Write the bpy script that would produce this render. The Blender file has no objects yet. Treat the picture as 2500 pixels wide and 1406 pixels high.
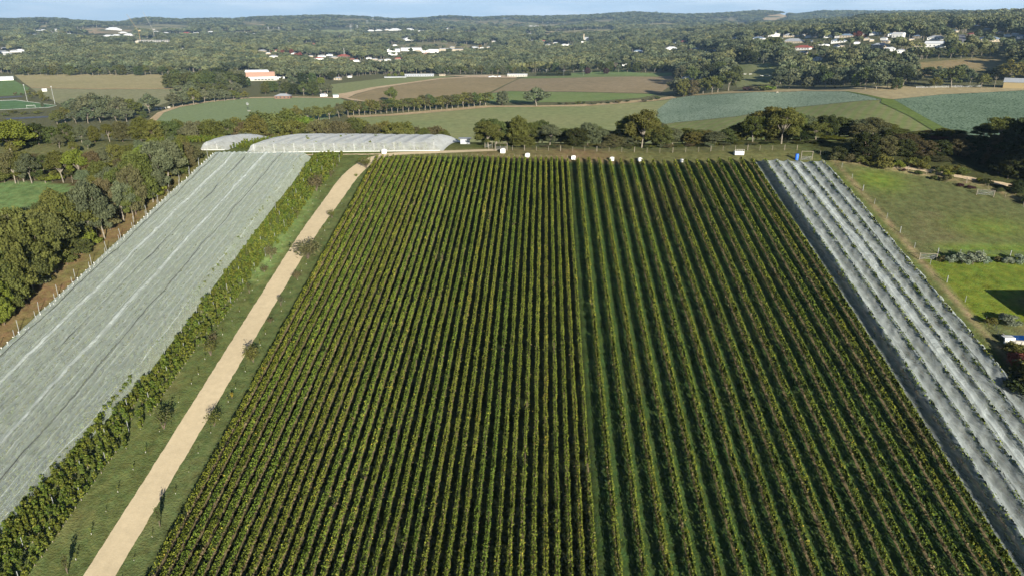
import bpy, math, random
import numpy as np
from mathutils import Vector, Matrix
from mathutils.geometry import delaunay_2d_cdt

random.seed(7)
RNG = np.random.default_rng(7)
scene = bpy.context.scene
COL = scene.collection

# ------------------------------------------------------------------ camera, sky, sun, exposure
F = 1667.0                                   # focal length in pixels of the 2500 px wide photograph
PITCH = math.atan(623 / F)
PSI = math.radians(2.479)
CAMZ = 70.0
cd = bpy.data.cameras.new('camera'); cam = bpy.data.objects.new('camera', cd); COL.objects.link(cam)
cam.location = (0, 0, CAMZ); cam.rotation_euler = (math.pi / 2 - PITCH, 0, PSI)
cd.lens = 24.0; cd.sensor_width = 36.0; cd.clip_start = 0.5; cd.clip_end = 60000
scene.camera = cam

SUN_EL = math.radians(15.5)
SHX, SHY = -0.397, 0.918                     # direction in which shadows fall
world = bpy.data.worlds.new("World"); scene.world = world; world.use_nodes = True
wn, wl = world.node_tree.nodes, world.node_tree.links
wn.clear()
wo = wn.new('ShaderNodeOutputWorld'); wb = wn.new('ShaderNodeBackground')
sk = wn.new('ShaderNodeTexSky'); sk.sky_type = 'NISHITA'; sk.sun_disc = False
sk.sun_elevation = SUN_EL; sk.sun_rotation = math.atan2(-SHX, -SHY)
sk.air_density = 0.45; sk.dust_density = 0.3; sk.ozone_density = 3.0; sk.altitude = 300
tc = wn.new('ShaderNodeTexCoord'); mp = wn.new('ShaderNodeMapping'); mp.inputs['Scale'].default_value = (3.2, 3.2, 34)
mp.inputs['Location'].default_value = (1.3, 0.4, 0.2)
nz = wn.new('ShaderNodeTexNoise'); nz.inputs['Scale'].default_value = 1.6; nz.inputs['Detail'].default_value = 7; nz.inputs['Roughness'].default_value = 0.6
cr = wn.new('ShaderNodeValToRGB'); cr.color_ramp.elements[0].position = 0.42; cr.color_ramp.elements[1].position = 0.60
cr.color_ramp.elements[0].color = (0.50, 0.50, 0.50, 1); cr.color_ramp.elements[1].color = (1, 1, 1, 1)
mx = wn.new('ShaderNodeMixRGB'); mx.inputs[2].default_value = (10.2, 11.4, 12.8, 1)
wl.new(tc.outputs['Generated'], mp.inputs[0]); wl.new(mp.outputs[0], nz.inputs['Vector'])
sx_ = wn.new('ShaderNodeSeparateXYZ'); wl.new(tc.outputs['Generated'], sx_.inputs[0])
lowr = wn.new('ShaderNodeMapRange'); lowr.inputs['From Min'].default_value = 0.04; lowr.inputs['From Max'].default_value = 0.15; lowr.inputs['To Min'].default_value = 1.0; lowr.inputs['To Max'].default_value = 0.0
wl.new(sx_.outputs[2], lowr.inputs['Value']); cm = wn.new('ShaderNodeMath'); cm.operation = 'MULTIPLY'
wl.new(nz.outputs[0], cr.inputs[0]); wl.new(cr.outputs[0], cm.inputs[0]); wl.new(lowr.outputs[0], cm.inputs[1]); wl.new(cm.outputs[0], mx.inputs[0]); wl.new(sk.outputs[0], mx.inputs[1])
wl.new(mx.outputs[0], wb.inputs[0]); wb.inputs[1].default_value = 0.05; wl.new(wb.outputs[0], wo.inputs[0])

sd = bpy.data.lights.new('sun', 'SUN'); sd.energy = 5.0; sd.angle = math.radians(0.5); sd.color = (1.0, 0.93, 0.80)
sun = bpy.data.objects.new('sun', sd); COL.objects.link(sun)
ld = Vector((SHX * math.cos(SUN_EL), SHY * math.cos(SUN_EL), -math.sin(SUN_EL)))
sun.rotation_euler = ld.to_track_quat('-Z', 'Y').to_euler(); sun.location = (60, -120, 160)

scene.view_settings.view_transform = 'Standard'; scene.view_settings.look = 'None'
scene.view_settings.exposure = 1.3; scene.view_settings.gamma = 1
scene.render.engine = 'CYCLES'
scene.cycles.max_bounces = 6; scene.cycles.diffuse_bounces = 2; scene.cycles.glossy_bounces = 2
scene.cycles.transmission_bounces = 3; scene.cycles.transparent_max_bounces = 16; scene.cycles.volume_bounces = 0
scene.cycles.use_denoising = True; scene.cycles.use_adaptive_sampling = True; scene.cycles.adaptive_threshold = 0.02
scene.render.use_persistent_data = False

# ------------------------------------------------------------------ noise, terrain, projection
def _hash(i, j, s):
    n = (i * 374761393 + j * 668265263 + s * 974634777) & 0xffffffff
    n = ((n ^ (n >> 13)) * 1274126177) & 0xffffffff
    return ((n ^ (n >> 16)) & 0xffff) / 65535.0

def vnoise(x, y, s=0):
    x = np.asarray(x, float); y = np.asarray(y, float)
    i = np.floor(x).astype(np.int64); j = np.floor(y).astype(np.int64)
    u = x - i; v = y - j; u = u * u * (3 - 2 * u); v = v * v * (3 - 2 * v)
    a = _hash(i, j, s); b = _hash(i + 1, j, s); c = _hash(i, j + 1, s); d = _hash(i + 1, j + 1, s)
    return (a * (1 - u) + b * u) * (1 - v) + (c * (1 - u) + d * u) * v

def fbm(x, y, s=0, o=4):
    t = 0; a = 1; w = 0
    for k in range(o):
        t = t + a * vnoise(np.asarray(x) * 2 ** k, np.asarray(y) * 2 ** k, s + k * 17); w += a; a *= 0.5
    return t / w * 2 - 1

def sst(a, b, x):
    t = np.clip((np.asarray(x, float) - a) / (b - a), 0, 1); return t * t * (3 - 2 * t)

SL = 0.2209
def hill(X, Y):
    Y0, L, s2 = 197.0, 36.0, -0.26
    t = np.clip(Y - Y0, 0, L)
    z = -8 + SL * np.minimum(Y, Y0) + SL * t + (s2 - SL) / (2 * L) * t * t + s2 * np.maximum(Y - Y0 - L, 0)
    z = 0.5 * (z + np.sqrt(z * z + 2.2)) - 0.15
    return z * (1 - sst(240, 420, X)) * (1 - sst(280, 480, -np.asarray(X, float)))

R_K = np.array([0, 450, 700, 850, 1000, 1150, 1300, 1600, 2000, 2600, 3300, 4200, 5400, 6500])
PX_K = np.array([-900., 0, 600, 1250, 1600, 1900, 2200, 2800, 3600])
L0 = [0, 0, 0, 0, 0, 0, 0, 4, 12, 27, 44, 74, 120]
ZT = np.array([L0, L0, L0, L0,
               [0, 0, 0, 2, 5, 8, 12, 22, 34, 50, 66, 88, 128],
               [0, 3, 9, 15, 28, 40, 48, 60, 66, 76, 86, 104, 132],
               [0, 6, 18, 25, 43, 57, 66, 78, 88, 98, 108, 122, 145],
               [0, 6, 18, 28, 44, 58, 70, 84, 96, 106, 114, 126, 150],
               [0, 6, 18, 28, 44, 58, 70, 84, 96, 106, 114, 126, 150]], float)
RX = [-900, 0, 80, 150, 180, 260, 300, 330, 370, 450, 560, 640, 740, 860, 900, 960, 1030, 1100, 1180, 1260, 1380, 1450, 1550, 1650, 1760, 1850, 1900, 1940, 2000, 2150, 2300, 2500, 2800, 3600]
RY = [56, 56, 54, 54, 59, 62, 63, 54, 51, 55, 51, 48, 45, 46, 47, 52, 51, 46, 50, 46, 46, 43, 36, 42, 39, 34, 36, 43, 34, 36, 35, 37, 40, 40]
CP, SP = math.cos(PITCH), math.sin(PITCH); CY, SY = math.cos(PSI), math.sin(PSI)

def ray(px, py):
    x = np.asarray(px, float) - 1250; y = 703 - np.asarray(py, float)
    f = F * CP + y * SP; u = y * CP - F * SP
    return x * CY - f * SY, x * SY + f * CY, u

def project(X, Y, Z):
    fx = X * CY + Y * SY; fy = -X * SY + Y * CY; z = Z - CAMZ
    d = fy * CP - z * SP; v = fy * SP + z * CP
    d = np.maximum(d, 1e-3)
    return 1250 + F * fx / d, 703 - F * v / d, d

_rz = []
for _px, _py in zip(RX, RY):
    _a, _b, _c = ray(_px, _py); _rz.append(CAMZ + 6500 * _c / math.hypot(_a, _b))
_rz = np.array(_rz)

def far(X, Y):
    X = np.asarray(X, float); Y = np.asarray(Y, float)
    fx = X * CY + Y * SY; fy = np.maximum(-X * SY + Y * CY, 1.0)
    # column of the picture in which a far point stands (bearing only)
    k = np.where(fx == 0, 0, fx) / fy * (F * CP + 640 * SP)
    px = np.clip(1250 + k, -900, 3600)
    r = np.hypot(X, Y)
    z = np.zeros_like(r)
    zcols = [np.interp(r, R_K[:-1], ZT[i]) for i in range(len(PX_K))]
    idx = np.clip(np.searchsorted(PX_K, px) - 1, 0, len(PX_K) - 2)
    t = (px - PX_K[idx]) / (PX_K[idx + 1] - PX_K[idx]); t = t * t * (3 - 2 * t)
    zc = np.stack(zcols)
    z = np.take_along_axis(zc, idx[None], 0)[0] * (1 - t) + np.take_along_axis(zc, (idx + 1)[None], 0)[0] * t
    ridge = np.interp(px, RX, _rz)
    w = sst(5000, 6500, r)
    z = z * (1 - w) + ridge * w
    z = z - 260 * sst(6700, 9000, r)
    amp = 26 * sst(1500, 3600, r) * (1 - w * 0.80)
    z = z + amp * fbm(X / 700, Y / 700, 5, 3) + amp * 0.35 * fbm(X / 160, Y / 160, 9, 2)
    back = sst(-50, 250, Y)
    return z * back

def H(X, Y):
    X = np.asarray(X, float); Y = np.asarray(Y, float)
    und = 0.22 * fbm(X / 30, Y / 38, 3, 2) * (1 - sst(250, 320, Y)) * sst(30, 60, Y)
    return hill(X, Y) + far(np.atleast_1d(X), np.atleast_1d(Y)).reshape(X.shape) + und

def hz(x, y):
    return float(H(np.array([x]), np.array([y]))[0])

def at(px, py):
    """ground points seen at photograph pixels"""
    px = np.atleast_1d(np.asarray(px, float)); py = np.atleast_1d(np.asarray(py, float))
    dx, dy, dz = ray(px, py); n = np.hypot(dx, dy); dx, dy, dz = dx / n, dy / n, dz / n
    ts = np.geomspace(45, 9000, 700)
    X = dx[:, None] * ts; Y = dy[:, None] * ts; Z = CAMZ + dz[:, None] * ts
    below = Z < H(X, Y)
    k = np.where(below.any(1), below.argmax(1), len(ts) - 1); k = np.maximum(k, 1)
    lo, hi = ts[k - 1], ts[k]
    for _ in range(14):
        m = (lo + hi) / 2; b = CAMZ + dz * m < H(dx * m, dy * m)
        hi = np.where(b, m, hi); lo = np.where(b, lo, m)
    m = (lo + hi) / 2
    X, Y = dx * m, dy * m
    return X, Y, H(X, Y)

def at1(px, py):
    X, Y, Z = at(px, py); return float(X[0]), float(Y[0]), float(Z[0])

def on_y(px, Y, py=300):
    """x of the point at world depth Y whose bearing is that of picture column px near row py"""
    dx, dy, dz = ray(px, py); return float(dx / dy * Y)

# ------------------------------------------------------------------ mesh and object helpers
def mk_mesh(name, V, Fq, mats=None, smooth=False, tone=None, mi=None):
    V = np.asarray(V, np.float32).reshape(-1, 3)
    me = bpy.data.meshes.new(name)
    if isinstance(Fq, np.ndarray):
        n, k = Fq.shape
        me.vertices.add(len(V)); me.vertices.foreach_set('co', V.ravel())
        me.loops.add(n * k); me.loops.foreach_set('vertex_index', Fq.astype(np.int32).ravel())
        me.polygons.add(n)
        me.polygons.foreach_set('loop_start', np.arange(0, n * k, k, dtype=np.int32))
        me.polygons.foreach_set('loop_total', np.full(n, k, np.int32))
        me.update(calc_edges=True)
    else:
        me.from_pydata(V.tolist(), [], Fq); n = len(Fq)
    if mats:
        for m in (mats if isinstance(mats, (list, tuple)) else [mats]): me.materials.append(m)
    if mi is not None: me.polygons.foreach_set('material_index', np.asarray(mi, np.int32))
    if smooth: me.polygons.foreach_set('use_smooth', np.ones(len(me.polygons), bool))
    if tone is not None:
        a = me.attributes.new('tone', 'FLOAT', 'FACE'); a.data.foreach_set('value', np.asarray(tone, np.float32))
    me.update()
    return me

def link(name, me, parent=None, loc=None):
    o = bpy.data.objects.new(name, me); COL.objects.link(o)
    if parent is not None: o.parent = parent
    if loc is not None: o.location = loc
    return o

def tag(o, label=None, cat=None, group=None, kind=None):
    if label: o['label'] = label
    if cat: o['category'] = cat
    if group: o['group'] = group
    if kind: o['kind'] = kind
    return o

def empty(name, loc, rz=0, sc=1.0):
    o = bpy.data.objects.new(name, None); COL.objects.link(o); o.location = loc; o.rotation_euler = (0, 0, rz)
    o.empty_display_size = 0.5
    if not isinstance(sc, (tuple, list)): sc = (sc, sc, sc)
    o.scale = sc
    return o

def dup(root, loc, rz=0, sc=None):
    c = root.copy(); COL.objects.link(c); c.location = loc; c.rotation_euler = (0, 0, rz)
    if sc is not None: c.scale = sc if isinstance(sc, (tuple, list)) else (sc, sc, sc)
    for ch in list(root.children):
        d = ch.copy(); COL.objects.link(d); d.parent = c
    return c

ONES = ['', 'first', 'second', 'third', 'fourth', 'fifth', 'sixth', 'seventh', 'eighth', 'ninth', 'tenth', 'eleventh', 'twelfth', 'thirteenth',
        'fourteenth', 'fifteenth', 'sixteenth', 'seventeenth', 'eighteenth', 'nineteenth', 'twentieth']
def ordw(n):
    if n <= 20: return ONES[n]
    t = {2: 'twenty', 3: 'thirty', 4: 'forty', 5: 'fifty', 6: 'sixty', 7: 'seventy', 8: 'eighty', 9: 'ninety'}
    if n >= 100: return 'hundred-and-' + ordw(n - 100) if n > 100 else 'hundredth'
    if n % 10 == 0: return t[n // 10][:-1] + 'ieth'
    return t[n // 10] + '-' + ONES[n % 10]

class MB:
    """collects simple shapes into one mesh"""
    def __init__(s): s.v = []; s.f = []
    def add(s, V, Fs):
        b = len(s.v); s.v += [tuple(map(float, p)) for p in V]; s.f += [[b + i for i in f] for f in Fs]
    def box(s, x0, x1, y0, y1, z0, z1):
        s.add([(x0, y0, z0), (x1, y0, z0), (x1, y1, z0), (x0, y1, z0), (x0, y0, z1), (x1, y0, z1), (x1, y1, z1), (x0, y1, z1)],
              [[3, 2, 1, 0], [4, 5, 6, 7], [0, 1, 5, 4], [1, 2, 6, 5], [2, 3, 7, 6], [3, 0, 4, 7]])
    def tube(s, pts, rad, n=6, caps=True):
        pts = [Vector(p) for p in pts]; b = len(s.v)
        if not hasattr(rad, '__len__'): rad = [rad] * len(pts)
        for i, p in enumerate(pts):
            d = (pts[min(i + 1, len(pts) - 1)] - pts[max(i - 1, 0)]).normalized()
            a = d.cross(Vector((0.31, 0.95, 0.05)) if abs(d.y) < 0.9 else Vector((1, 0, 0))).normalized(); c = d.cross(a)
            for k in range(n):
                t = 2 * math.pi * k / n; q = p + (a * math.cos(t) + c * math.sin(t)) * rad[i]
                s.v.append((q.x, q.y, q.z))
        for i in range(len(pts) - 1):
            for k in range(n):
                s.f.append([b + i * n + k, b + i * n + (k + 1) % n, b + (i + 1) * n + (k + 1) % n, b + (i + 1) * n + k])
        if caps:
            s.f.append([b + k for k in range(n)][::-1]); m = b + (len(pts) - 1) * n; s.f.append([m + k for k in range(n)])
    def ball(s, c, r, seg=10, rings=7, sq=(1, 1, 1)):
        b = len(s.v)
        for i in range(rings + 1):
            th = math.pi * i / rings
            for k in range(seg):
                ph = 2 * math.pi * k / seg
                s.v.append((c[0] + r * sq[0] * math.sin(th) * math.cos(ph), c[1] + r * sq[1] * math.sin(th) * math.sin(ph), c[2] + r * sq[2] * math.cos(th)))
        for i in range(rings):
            for k in range(seg):
                s.f.append([b + i * seg + k, b + (i + 1) * seg + k, b + (i + 1) * seg + (k + 1) % seg, b + i * seg + (k + 1) % seg])
    def mesh(s, name, mat, smooth=False): return mk_mesh(name, s.v, s.f, mat, smooth)
    def build(s, name, mat, parent=None, loc=None, smooth=False): return link(name, s.mesh(name, mat, smooth), parent, loc)

# ------------------------------------------------------------------ materials
def nodes_mat(name):
    m = bpy.data.materials.new(name); m.use_nodes = True; nt = m.node_tree; nt.nodes.clear()
    return m, nt.nodes, nt.links

def N(ns, t, **kw):
    n = ns.new(t)
    for k, v in kw.items():
        if hasattr(n, k): setattr(n, k, v)
        else: n.inputs[k].default_value = v
    return n

def ramp(ns, stops):
    r = ns.new('ShaderNodeValToRGB'); e = r.color_ramp.elements
    while len(e) < len(stops): e.new(0.5)
    for i, (p, c) in enumerate(stops): e[i].position = p; e[i].color = (*c, 1)
    return r

def mat_simple(name, col, rough=0.85, noise=0.12, scale=3.0, metal=0.0):
    m, ns, ls = nodes_mat(name)
    o = N(ns, 'ShaderNodeOutputMaterial'); b = N(ns, 'ShaderNodeBsdfPrincipled')
    b.inputs['Roughness'].default_value = rough; b.inputs['Metallic'].default_value = metal
    t = N(ns, 'ShaderNodeTexCoord'); z = N(ns, 'ShaderNodeTexNoise'); z.inputs['Scale'].default_value = scale; z.inputs['Detail'].default_value = 4
    r = ramp(ns, [(0.3, tuple(c * (1 - noise) for c in col)), (0.7, tuple(min(1, c * (1 + noise)) for c in col))])
    ls.new(t.outputs['Object'], z.inputs['Vector']); ls.new(z.outputs[0], r.inputs[0]); ls.new(r.outputs[0], b.inputs['Base Color'])
    ls.new(b.outputs[0], o.inputs[0]); return m

def mat_leaf(name, c0, c1, trans=0.3, objcol=False, rndamt=0.25, accent=None, acc_at=0.97, patch=0.0):
    """leaf faces: colour from the face's own 'tone'; object colour tints each plant"""
    m, ns, ls = nodes_mat(name)
    o = N(ns, 'ShaderNodeOutputMaterial')
    a = N(ns, 'ShaderNodeAttribute', attribute_name='tone')
    st = [(0.0, c0), (acc_at - 0.02 if accent else 1.0, c1)]
    if accent: st.append((acc_at, accent))
    r = ramp(ns, st)
    if patch:
        g = N(ns, 'ShaderNodeNewGeometry'); z = N(ns, 'ShaderNodeTexNoise'); z.inputs['Scale'].default_value = 0.07; z.inputs['Detail'].default_value = 3
        ad = N(ns, 'ShaderNodeMath', operation='MULTIPLY_ADD'); ad.inputs[1].default_value = patch; ad.inputs[2].default_value = -patch * 0.5
        a2 = N(ns, 'ShaderNodeMath', operation='ADD', use_clamp=True)
        ls.new(g.outputs['Position'], z.inputs['Vector']); ls.new(z.outputs[0], ad.inputs[0]); ls.new(ad.outputs[0], a2.inputs[0]); ls.new(a.outputs['Fac'], a2.inputs[1])
        ls.new(a2.outputs[0], r.inputs[0])
    else: ls.new(a.outputs['Fac'], r.inputs[0])
    col = r.outputs[0]
    oi = N(ns, 'ShaderNodeObjectInfo')
    if objcol:
        mm = N(ns, 'ShaderNodeMixRGB', blend_type='MULTIPLY'); mm.inputs[0].default_value = 1.0
        ls.new(col, mm.inputs[1]); ls.new(oi.outputs['Color'], mm.inputs[2]); col = mm.outputs[0]
    if rndamt:
        hs = N(ns, 'ShaderNodeHueSaturation'); mr = N(ns, 'ShaderNodeMapRange')
        mr.inputs['To Min'].default_value = 1 - rndamt; mr.inputs['To Max'].default_value = 1 + rndamt
        ls.new(oi.outputs['Random'], mr.inputs['Value']); ls.new(mr.outputs[0], hs.inputs['Value']); ls.new(col, hs.inputs['Color']); col = hs.outputs[0]
        m2 = N(ns, 'ShaderNodeMath', operation='MULTIPLY'); m2.inputs[1].default_value = 7.31
        m3 = N(ns, 'ShaderNodeMath', operation='FRACT'); mr2 = N(ns, 'ShaderNodeMapRange')
        mr2.inputs['To Min'].default_value = 0.475; mr2.inputs['To Max'].default_value = 0.515
        ls.new(oi.outputs['Random'], m2.inputs[0]); ls.new(m2.outputs[0], m3.inputs[0]); ls.new(m3.outputs[0], mr2.inputs['Value']); ls.new(mr2.outputs[0], hs.inputs['Hue'])
    d = N(ns, 'ShaderNodeBsdfDiffuse'); t = N(ns, 'ShaderNodeBsdfTranslucent'); x = N(ns, 'ShaderNodeMixShader'); x.inputs[0].default_value = trans
    ls.new(col, d.inputs[0]); ls.new(col, t.inputs[0]); ls.new(d.outputs[0], x.inputs[1]); ls.new(t.outputs[0], x.inputs[2]); ls.new(x.outputs[0], o.inputs[0])
    return m

def mat_field(name, cols, s1=0.02, s2=0.3, stripe=None, bump=0.0, fine=2.5, amp=.28):
    """field ground: large patches, small mottling, optional stripes (angle, wavelength, strength, colour)"""
    m, ns, ls = nodes_mat(name)
    o = N(ns, 'ShaderNodeOutputMaterial'); b = N(ns, 'ShaderNodeBsdfDiffuse'); g = N(ns, 'ShaderNodeNewGeometry')
    z1 = N(ns, 'ShaderNodeTexNoise'); z1.inputs['Scale'].default_value = s1; z1.inputs['Detail'].default_value = 6; z1.inputs['Roughness'].default_value = 0.6
    z2 = N(ns, 'ShaderNodeTexNoise'); z2.inputs['Scale'].default_value = s2; z2.inputs['Detail'].default_value = 8; z2.inputs['Roughness'].default_value = 0.7
    ls.new(g.outputs['Position'], z1.inputs['Vector']); ls.new(g.outputs['Position'], z2.inputs['Vector'])
    k = len(cols); r = ramp(ns, [(0.32 + 0.36 * i / max(k - 1, 1), c) for i, c in enumerate(cols)])
    ls.new(z1.outputs[0], r.inputs[0])
    v = N(ns, 'ShaderNodeMapRange'); v.inputs['From Min'].default_value = 0.3; v.inputs['From Max'].default_value = 0.7
    v.inputs['To Min'].default_value = 1 - amp; v.inputs['To Max'].default_value = 1 + amp; ls.new(z2.outputs[0], v.inputs['Value'])
    h = N(ns, 'ShaderNodeHueSaturation'); ls.new(v.outputs[0], h.inputs['Value']); ls.new(r.outputs[0], h.inputs['Color']); col = h.outputs[0]
    if stripe:
        ang, wl_, st, c2 = stripe
        mp_ = N(ns, 'ShaderNodeMapping'); mp_.inputs['Rotation'].default_value = (0, 0, ang); ls.new(g.outputs['Position'], mp_.inputs[0])
        wv = N(ns, 'ShaderNodeTexWave', wave_type='BANDS', bands_direction='X'); wv.inputs['Scale'].default_value = 1.0 / wl_ * 0.314; wv.inputs['Distortion'].default_value = 3.0
        wv.inputs['Detail'].default_value = 4; wv.inputs['Detail Scale'].default_value = 0.4
        ls.new(mp_.outputs[0], wv.inputs['Vector']); q = N(ns, 'ShaderNodeMath', operation='MULTIPLY'); q.inputs[1].default_value = st
        ls.new(wv.outputs['Fac'], q.inputs[0]); mm = N(ns, 'ShaderNodeMixRGB'); mm.inputs[2].default_value = (*c2, 1)
        ls.new(q.outputs[0], mm.inputs[0]); ls.new(col, mm.inputs[1]); col = mm.outputs[0]
    if bump:
        z3 = N(ns, 'ShaderNodeTexNoise'); z3.inputs['Scale'].default_value = fine; z3.inputs['Detail'].default_value = 5
        ls.new(g.outputs['Position'], z3.inputs['Vector']); bp = N(ns, 'ShaderNodeBump'); bp.inputs['Strength'].default_value = 1.0; bp.inputs['Distance'].default_value = bump
        ls.new(z3.outputs[0], bp.inputs['Height']); ls.new(bp.outputs[0], b.inputs['Normal'])
    ls.new(col, b.inputs[0]); ls.new(b.outputs[0], o.inputs[0]); return m

def mat_net(name, cover, tint=(0.78, 0.82, 0.82), wr=(1.2, 0.25), bump=0.25, rot=0.5, line=1.2, var=(.65, 1.6)):
    """woven bird netting: the share of light it stops grows as it is seen edge-on"""
    m, ns, ls = nodes_mat(name)
    o = N(ns, 'ShaderNodeOutputMaterial'); g = N(ns, 'ShaderNodeNewGeometry')
    mp_ = N(ns, 'ShaderNodeMapping'); mp_.inputs['Scale'].default_value = (wr[0], wr[1], 1); mp_.inputs['Rotation'].default_value = (0, 0, rot)
    z = N(ns, 'ShaderNodeTexNoise'); z.inputs['Scale'].default_value = 1.0; z.inputs['Detail'].default_value = 5; z.inputs['Roughness'].default_value = 0.55; z.inputs['Distortion'].default_value = 0.8
    ls.new(g.outputs['Position'], mp_.inputs[0]); ls.new(mp_.outputs[0], z.inputs['Vector'])
    bp = N(ns, 'ShaderNodeBump'); bp.inputs['Distance'].default_value = bump; ls.new(z.outputs[0], bp.inputs['Height'])
    lw = N(ns, 'ShaderNodeLayerWeight'); lw.inputs['Blend'].default_value = 0.5     # Facing = 1 - cos
    c = N(ns, 'ShaderNodeMath', operation='SUBTRACT'); c.inputs[0].default_value = 1.0; ls.new(lw.outputs['Facing'], c.inputs[1])
    c2 = N(ns, 'ShaderNodeMath', operation='MAXIMUM'); c2.inputs[1].default_value = 0.08; ls.new(c.outputs[0], c2.inputs[0])
    inv = N(ns, 'ShaderNodeMath', operation='DIVIDE'); inv.inputs[0].default_value = 1.0; ls.new(c2.outputs[0], inv.inputs[1])
    pw = N(ns, 'ShaderNodeMath', operation='POWER'); ls.new(inv.outputs[0], pw.inputs[1])
    fold = N(ns, 'ShaderNodeMapRange'); fold.inputs['From Min'].default_value = 0.35; fold.inputs['From Max'].default_value = 0.7
    fold.inputs['To Min'].default_value = 1 - cover * var[0]; fold.inputs['To Max'].default_value = 1 - min(cover * var[1], 0.97)
    ls.new(z.outputs[0], fold.inputs['Value'])
    mq = N(ns, 'ShaderNodeMapping'); mq.inputs['Scale'].default_value = (wr[0] * .8, wr[1] * .8, 1); mq.inputs['Rotation'].default_value = (0, 0, rot + .35)
    zz = N(ns, 'ShaderNodeTexNoise'); zz.inputs['Scale'].default_value = 1.0; zz.inputs['Detail'].default_value = 3; zz.inputs['Distortion'].default_value = 1.2
    sb = N(ns, 'ShaderNodeMath', operation='SUBTRACT'); sb.inputs[1].default_value = 0.5; ab = N(ns, 'ShaderNodeMath', operation='ABSOLUTE')
    ln = N(ns, 'ShaderNodeMapRange'); ln.inputs['From Min'].default_value = 0.0; ln.inputs['From Max'].default_value = 0.035; ln.inputs['To Min'].default_value = 1 - cover * line; ln.inputs['To Max'].default_value = 1.0
    ls.new(g.outputs['Position'], mq.inputs[0]); ls.new(mq.outputs[0], zz.inputs['Vector']); ls.new(zz.outputs[0], sb.inputs[0]); ls.new(sb.outputs[0], ab.inputs[0]); ls.new(ab.outputs[0], ln.inputs['Value'])
    ml = N(ns, 'ShaderNodeMath', operation='MULTIPLY'); ls.new(fold.outputs[0], ml.inputs[0]); ls.new(ln.outputs[0], ml.inputs[1]); ls.new(ml.outputs[0], pw.inputs[0])
    d = N(ns, 'ShaderNodeBsdfDiffuse'); d.inputs[0].default_value = (*tint, 1); t = N(ns, 'ShaderNodeBsdfTranslucent'); t.inputs[0].default_value = (*tint, 1)
    ls.new(bp.outputs[0], d.inputs['Normal']); ls.new(bp.outputs[0], t.inputs['Normal'])
    x = N(ns, 'ShaderNodeMixShader'); x.inputs[0].default_value = 0.4; ls.new(d.outputs[0], x.inputs[1]); ls.new(t.outputs[0], x.inputs[2])
    tr = N(ns, 'ShaderNodeBsdfTransparent'); y = N(ns, 'ShaderNodeMixShader')
    ls.new(pw.outputs[0], y.inputs[0]); ls.new(x.outputs[0], y.inputs[1]); ls.new(tr.outputs[0], y.inputs[2]); ls.new(y.outputs[0], o.inputs[0])
    return m

M = dict(
    bark=mat_simple('pale_bark', (0.20, 0.175, 0.135), 0.9, 0.3, 1.2), darkbark=mat_simple('dark_bark', (0.12, 0.09, 0.065), 0.9, 0.3, 2),
    vine=mat_leaf('vine_leaves', (0.040, 0.070, 0.010), (0.190, 0.232, 0.038), 0.20, rndamt=0.06, accent=(0.36, 0.30, 0.05), acc_at=0.97, patch=0.35),
    vine_core=mat_leaf('vine_sun_blocking_core', (0.018, 0.028, 0.007), (0.03, 0.045, 0.01), 0.1, rndamt=0),  # dark faces of the added core that stops sunlight inside hedges
    young=mat_leaf('young_vine_leaves', (0.045, 0.075, 0.014), (0.17, 0.205, 0.038), 0.35, rndamt=0.15, accent=(0.3, 0.28, 0.05), acc_at=0.98),
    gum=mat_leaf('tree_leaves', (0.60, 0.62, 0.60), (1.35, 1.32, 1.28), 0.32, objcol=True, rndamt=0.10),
    forest=mat_leaf('far_forest_leaves', (0.056, 0.072, 0.040), (0.150, 0.168, 0.096), 0.2, rndamt=0.42),
    dry=mat_leaf('dry_grass', (0.10, 0.080, 0.042), (0.265, 0.210, 0.118), 0.3, rndamt=0),
    white=mat_simple('white_paint', (0.66, 0.66, 0.63), 0.6, 0.05), offwhite=mat_simple('off_white', (0.40, 0.385, 0.33), 0.7, 0.08),
    post=mat_simple('galvanised_post', (0.24, 0.25, 0.24), 0.5, 0.1), wood=mat_simple('weathered_wood', (0.20, 0.175, 0.13), 0.9, 0.2),
    cream=mat_simple('cream_render', (0.34, 0.29, 0.21), 0.8, 0.08), brick=mat_simple('brick', (0.17, 0.095, 0.065), 0.9, 0.15),
    greyroof=mat_simple('grey_roof', (0.30, 0.32, 0.34), 0.6, 0.1), whiteroof=mat_simple('white_roof', (0.64, 0.66, 0.67), 0.5, 0.05),
    redroof=mat_simple('red_roof', (0.28, 0.07, 0.05), 0.8, 0.12), blueroof=mat_simple('blue_grey_roof', (0.16, 0.22, 0.30), 0.6, 0.1),
    orange=mat_simple('orange_cladding', (0.27, 0.16, 0.115), 0.8, 0.05), yellow=mat_simple('yellow_wall', (0.27, 0.21, 0.10), 0.8, 0.08),
    greenroof=mat_simple('green_roof', (0.20, 0.28, 0.24), 0.7, 0.08), glass=mat_simple('window_glass', (0.04, 0.05, 0.06), 0.15, 0.1),
    blue=mat_simple('blue_plastic', (0.02, 0.13, 0.60), 0.4, 0.05), dark=mat_simple('dark_wire', (0.03, 0.035, 0.035), 0.7, 0.1),
    steel=mat_simple('steel', (0.35, 0.36, 0.37), 0.5, 0.1, metal=0.3), cranepaint=mat_simple('yellow_crane_paint', (0.36, 0.25, 0.10), 0.6, 0.05),
    pool=mat_simple('pool_water', (0.01, 0.07, 0.28), 0.08, 0.3, 0.8), concrete=mat_simple('concrete', (0.36, 0.34, 0.30), 0.9, 0.1),
    car=mat_simple('car_paint', (0.65, 0.66, 0.68), 0.3, 0.05), tyre=mat_simple('tyre_rubber', (0.03, 0.03, 0.03), 0.9, 0.1),
)

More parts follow.
